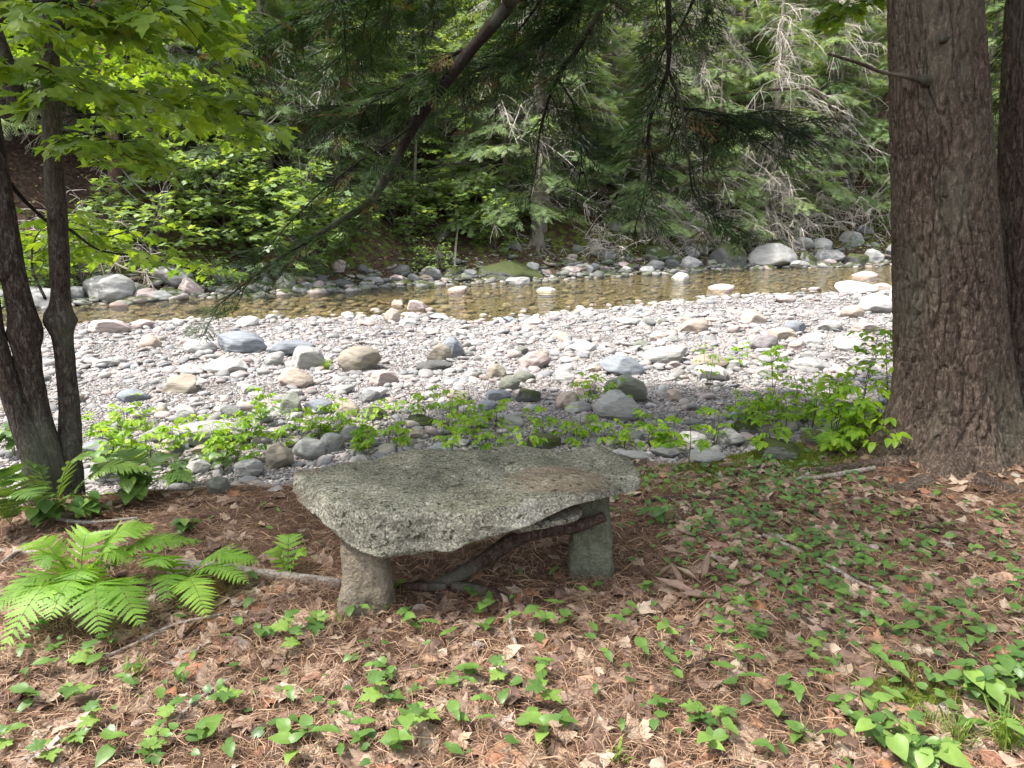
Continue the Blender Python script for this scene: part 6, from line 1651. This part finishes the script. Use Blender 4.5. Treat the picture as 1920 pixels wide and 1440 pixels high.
# fallen limbs on the far bank
woody('fallen_branch', [ground_hit(852, 505) + [0, 0, 0.02], ground_hit(856, 480) + [0, 0, 0.5], ground_hit(862, 470) + [0, 0, 0.9]], [0.04, 0.035, 0.02], M['dead_wood'], 'pale broken pole leaning up from the far shore stones', 'branch', seed=51, n=16)
woody('fallen_branch', [ground_hit(200, 520) + [0, -0.3, 0.6], ground_hit(270, 530) + [0, -0.5, 0.35], ground_hit(330, 535) + [0, -0.5, 0.35]], [0.035, 0.03, 0.015], M['dead_wood'], 'bare grey branch hanging over the far boulders at left', 'branch', seed=52, n=30)
q = plant_pt = at_y(1480, 168, 30)
woody('fallen_tree', [at_y(1370, 178, 31.5), at_y(1430, 170, 31), at_y(1500, 166, 30.5), at_y(1530, 172, 30), at_y(1580, 222, 29.5)], [0.05, 0.05, 0.045, 0.035, 0.02], M['stick'], 'bare broken trunk hung up across the hemlock branches of the far slope', 'tree trunk', seed=53, n=40)

# low green growth on the far slope and shore: beyond counting
r = np.random.default_rng(77)
A = Acc(); n = 26000
x = r.uniform(-24, 26, n); b = r.uniform(0.6, 16, n) ** 1.0; y = y_far(x) + b
dens = (0.25 + fbm(np.stack([x * 0.5, y * 0.5, x * 0], -1), 3, 78) * 2.2) * np.where(x > 4, 1.0, 0.45)
ok = r.random(n) < dens; x, y = x[ok], y[ok]; n = len(x)
R = frames(np.stack([r.normal(0, 0.35, n), r.normal(-0.2, 0.35, n), np.ones(n)], -1), r.uniform(0, 6.28, n)) * r.uniform(0.06, 0.15, n)[:, None, None]
A.scatter(OVAL, OVAL_T, R, np.stack([x, y, H(x, y) + r.uniform(0.02, 0.3, n)], -1), r.random(n))
tag(A.build('ground_cover', M['far_leaf'], smooth=False), kind='stuff')
A = Acc(); n = 22000
x = r.uniform(-24, 26, n); y = y_far(x) + r.uniform(0.8, 16, n)
R = frames(np.stack([r.normal(0, 0.4, n), r.normal(0, 0.4, n), np.ones(n)], -1), r.uniform(0, 6.28, n)) * r.uniform(0.06, 0.14, n)[:, None, None]
A.scatter(OVAL, OVAL_T, R, np.stack([x, y, H(x, y) + 0.02], -1), r.beta(2, 3, n))
tag(A.build('hillside_litter_leaves', M['dead'], smooth=False), kind='stuff')

# woods behind and beside the viewer: shade the forest floor
BACK = [(-8.5, -2.0, 0), (5.5, -10.5, 2), (8.5, 1.5, 0), (-6.5, -11.0, 1), (9.5, 5.5, 2)]
for k, (x, y, v) in enumerate(BACK):
    o = copy_tree(HP[v]); o.location = (x, y, float(H(x, y))); o.rotation_euler = (0, 0, k * 1.3); o.scale = (1.1, 1.1, 1.1)
    TREES.append([o, 9000 + k, 0, 'behind', 0])

for o in protos:
    if not any(h[0] == o for h in HERBS):
        for c in list(o.children): bpy.data.objects.remove(c)
        bpy.data.objects.remove(o)

# ------------------------------------------------------------------ labels that single things out
ORD = ['nearest', 'second nearest', 'third nearest', 'fourth nearest', 'fifth nearest', 'sixth nearest', 'seventh nearest', 'eighth nearest', 'ninth nearest', 'tenth nearest', 'eleventh nearest', 'twelfth nearest']
def autolabel(items, marks, group, cat):
    buckets = {}
    for it in items:
        o, px, py, desc = it[:4]
        j = min(range(len(marks)), key=lambda k: (marks[k][1] - px) ** 2 + ((marks[k][2] - py) * 1.6) ** 2)
        dx, dy = px - marks[j][1], (py - marks[j][2]) * 1.6
        side = ('right of' if dx > 0 else 'left of') if abs(dx) > abs(dy) else ('in front of' if dy > 0 else 'beyond')
        buckets.setdefault((desc, side, marks[j][0]), []).append((dx * dx + dy * dy, it))
    for (desc, side, mk), lst in buckets.items():
        lst.sort(key=lambda a: a[0])
        for i, (d, it) in enumerate(lst):
            desc = desc.replace(' clump', '') if len(desc.split()) + len(mk.split()) > 11 else desc
            if len(desc.split()) + len(mk.split()) > 10: desc = desc.replace('coloured ', '')
            lb = f'{desc} {side} {mk}' if len(lst) == 1 else f'{desc} {ORD[min(i, 11)]} on the side {side} {mk}'.replace('on the side in front of', 'in front of').replace('on the side beyond', 'beyond').replace('on the side right of', 'to the right of').replace('on the side left of', 'to the left of')
            while len(lb.split()) > 16: lb = lb.split(' ', 1)[1]
            tag(it[0], lb, cat(it), group)
RM = [('the knobbly maple stem', 130, 640), ('the blue grey bar boulder', 443, 645), ('the tuft of grass', 612, 690), ('the two stacked stones', 835, 660), ('the pink slab', 1003, 680), ('the broad blue stone', 1170, 690), ('the pointed pale rock', 1163, 765), ('the peach bar boulder', 1302, 615), ('the pink river rock', 1625, 520), ('the white river boulder', 1030, 550), ('the clustered river stones', 760, 585), ('the slab of the bench', 860, 870), ('the tan corner boulder', 520, 860), ('the big pale shore boulder', 192, 540), ('the dark mossy shore slab', 955, 515), ('the broad far boulder', 1456, 480), ('the big hemlock trunk', 1690, 640), ('the leaning trunk foot', 1595, 425), ('the pink shoreline rock', 195, 615), ('the large flat pale rock', 375, 825), ('the pale river stone', 1277, 522), ('the broad mossy stone', 1465, 850)]
autolabel(ROCKS, RM, 'rocks of the gravel bar and river banks', lambda it: 'boulder' if it[5] > 0.32 else 'stone')
HM = [('the left bench leg', 665, 1150), ('the right bench leg', 1105, 1080), ('the curled leaf cluster', 1300, 1090), ('the bright fern clump', 230, 1130), ('the upright bent twig', 962, 1200), ('the long grey twig', 1600, 1095), ('the big hemlock foot', 1760, 910), ('the lower right moss', 1720, 1210), ('the sunlit right herb', 1850, 1330), ('the bottom left corner', 60, 1420), ('the bottom centre edge', 960, 1430), ('the bottom right grass', 1790, 1410), ('the big brown leaf', 1200, 1395), ('the yellow brown leaf', 560, 1310), ('the brown forked twig', 380, 1320), ('the bottom left edge', 400, 1430), ('the bottom right edge', 1480, 1420), ('the short stout twig', 1320, 1250), ('the bench slab end', 1200, 930), ('the maple foot', 120, 930)]
autolabel(HERBS, HM, 'small plants on the forest floor', lambda it: 'seedling' if 'seedling' in it[3] else 'plant')
PM = [('the maple foot', 140, 880), ('the large flat pale rock', 375, 825), ('the tan corner boulder', 520, 860), ('the grass tuft', 612, 690), ('the back of the bench', 860, 850), ('the mossy dark stone', 992, 745), ('the pointed pale rock', 1163, 765), ('the broad mossy stone', 1465, 850), ('the big hemlock trunk', 1690, 780), ('the right bench end', 1200, 880)]
autolabel(PLANTS, PM, 'seedlings along the edge of the gravel bar', lambda it: 'sapling' if it[5] > 0.45 else 'plant')
OR2 = ['first', 'second', 'third', 'fourth', 'fifth', 'sixth', 'seventh', 'eighth', 'ninth', 'tenth', 'eleventh', 'twelfth', 'thirteenth', 'fourteenth', 'fifteenth', 'sixteenth', 'seventeenth', 'eighteenth', 'nineteenth', 'twentieth']
for kind, txt, cat, grp in (('hemlock', 'drooping feathery hemlock', 'tree', 'hemlocks on the far slope'), ('broadleaf', 'broad-leaved tree with light leaves', 'tree', 'broadleaf trees on the far slope'), ('shrub', 'bushy green shrub', 'shrub', 'shrubs on the far bank'), ('brush', 'tangle of pale bare twigs', 'brush', 'dead brush on the far bank'), ('behind', 'shady hemlock standing behind the viewer', 'tree', 'hemlocks behind the viewer')):
    sel = sorted([t for t in TREES if t[3] == kind], key=lambda t: t[1])
    rows = (('near the water', lambda b: b < 5), ('halfway up the slope', lambda b: 5 <= b < 10), ('high on the slope', lambda b: b >= 10)) if kind in ('hemlock', 'broadleaf', 'brush') else (('on the far bank', lambda b: True),)
    if kind == 'behind':
        for t in sel: tag(t[0], txt, cat, grp)
        continue
    for rn, f in rows:
        s2 = [t for t in sel if f(t[4])]
        for i, t in enumerate(s2): tag(t[0], f'{txt} {rn}, {OR2[min(i, 19)]} of its row from the left', cat, grp)
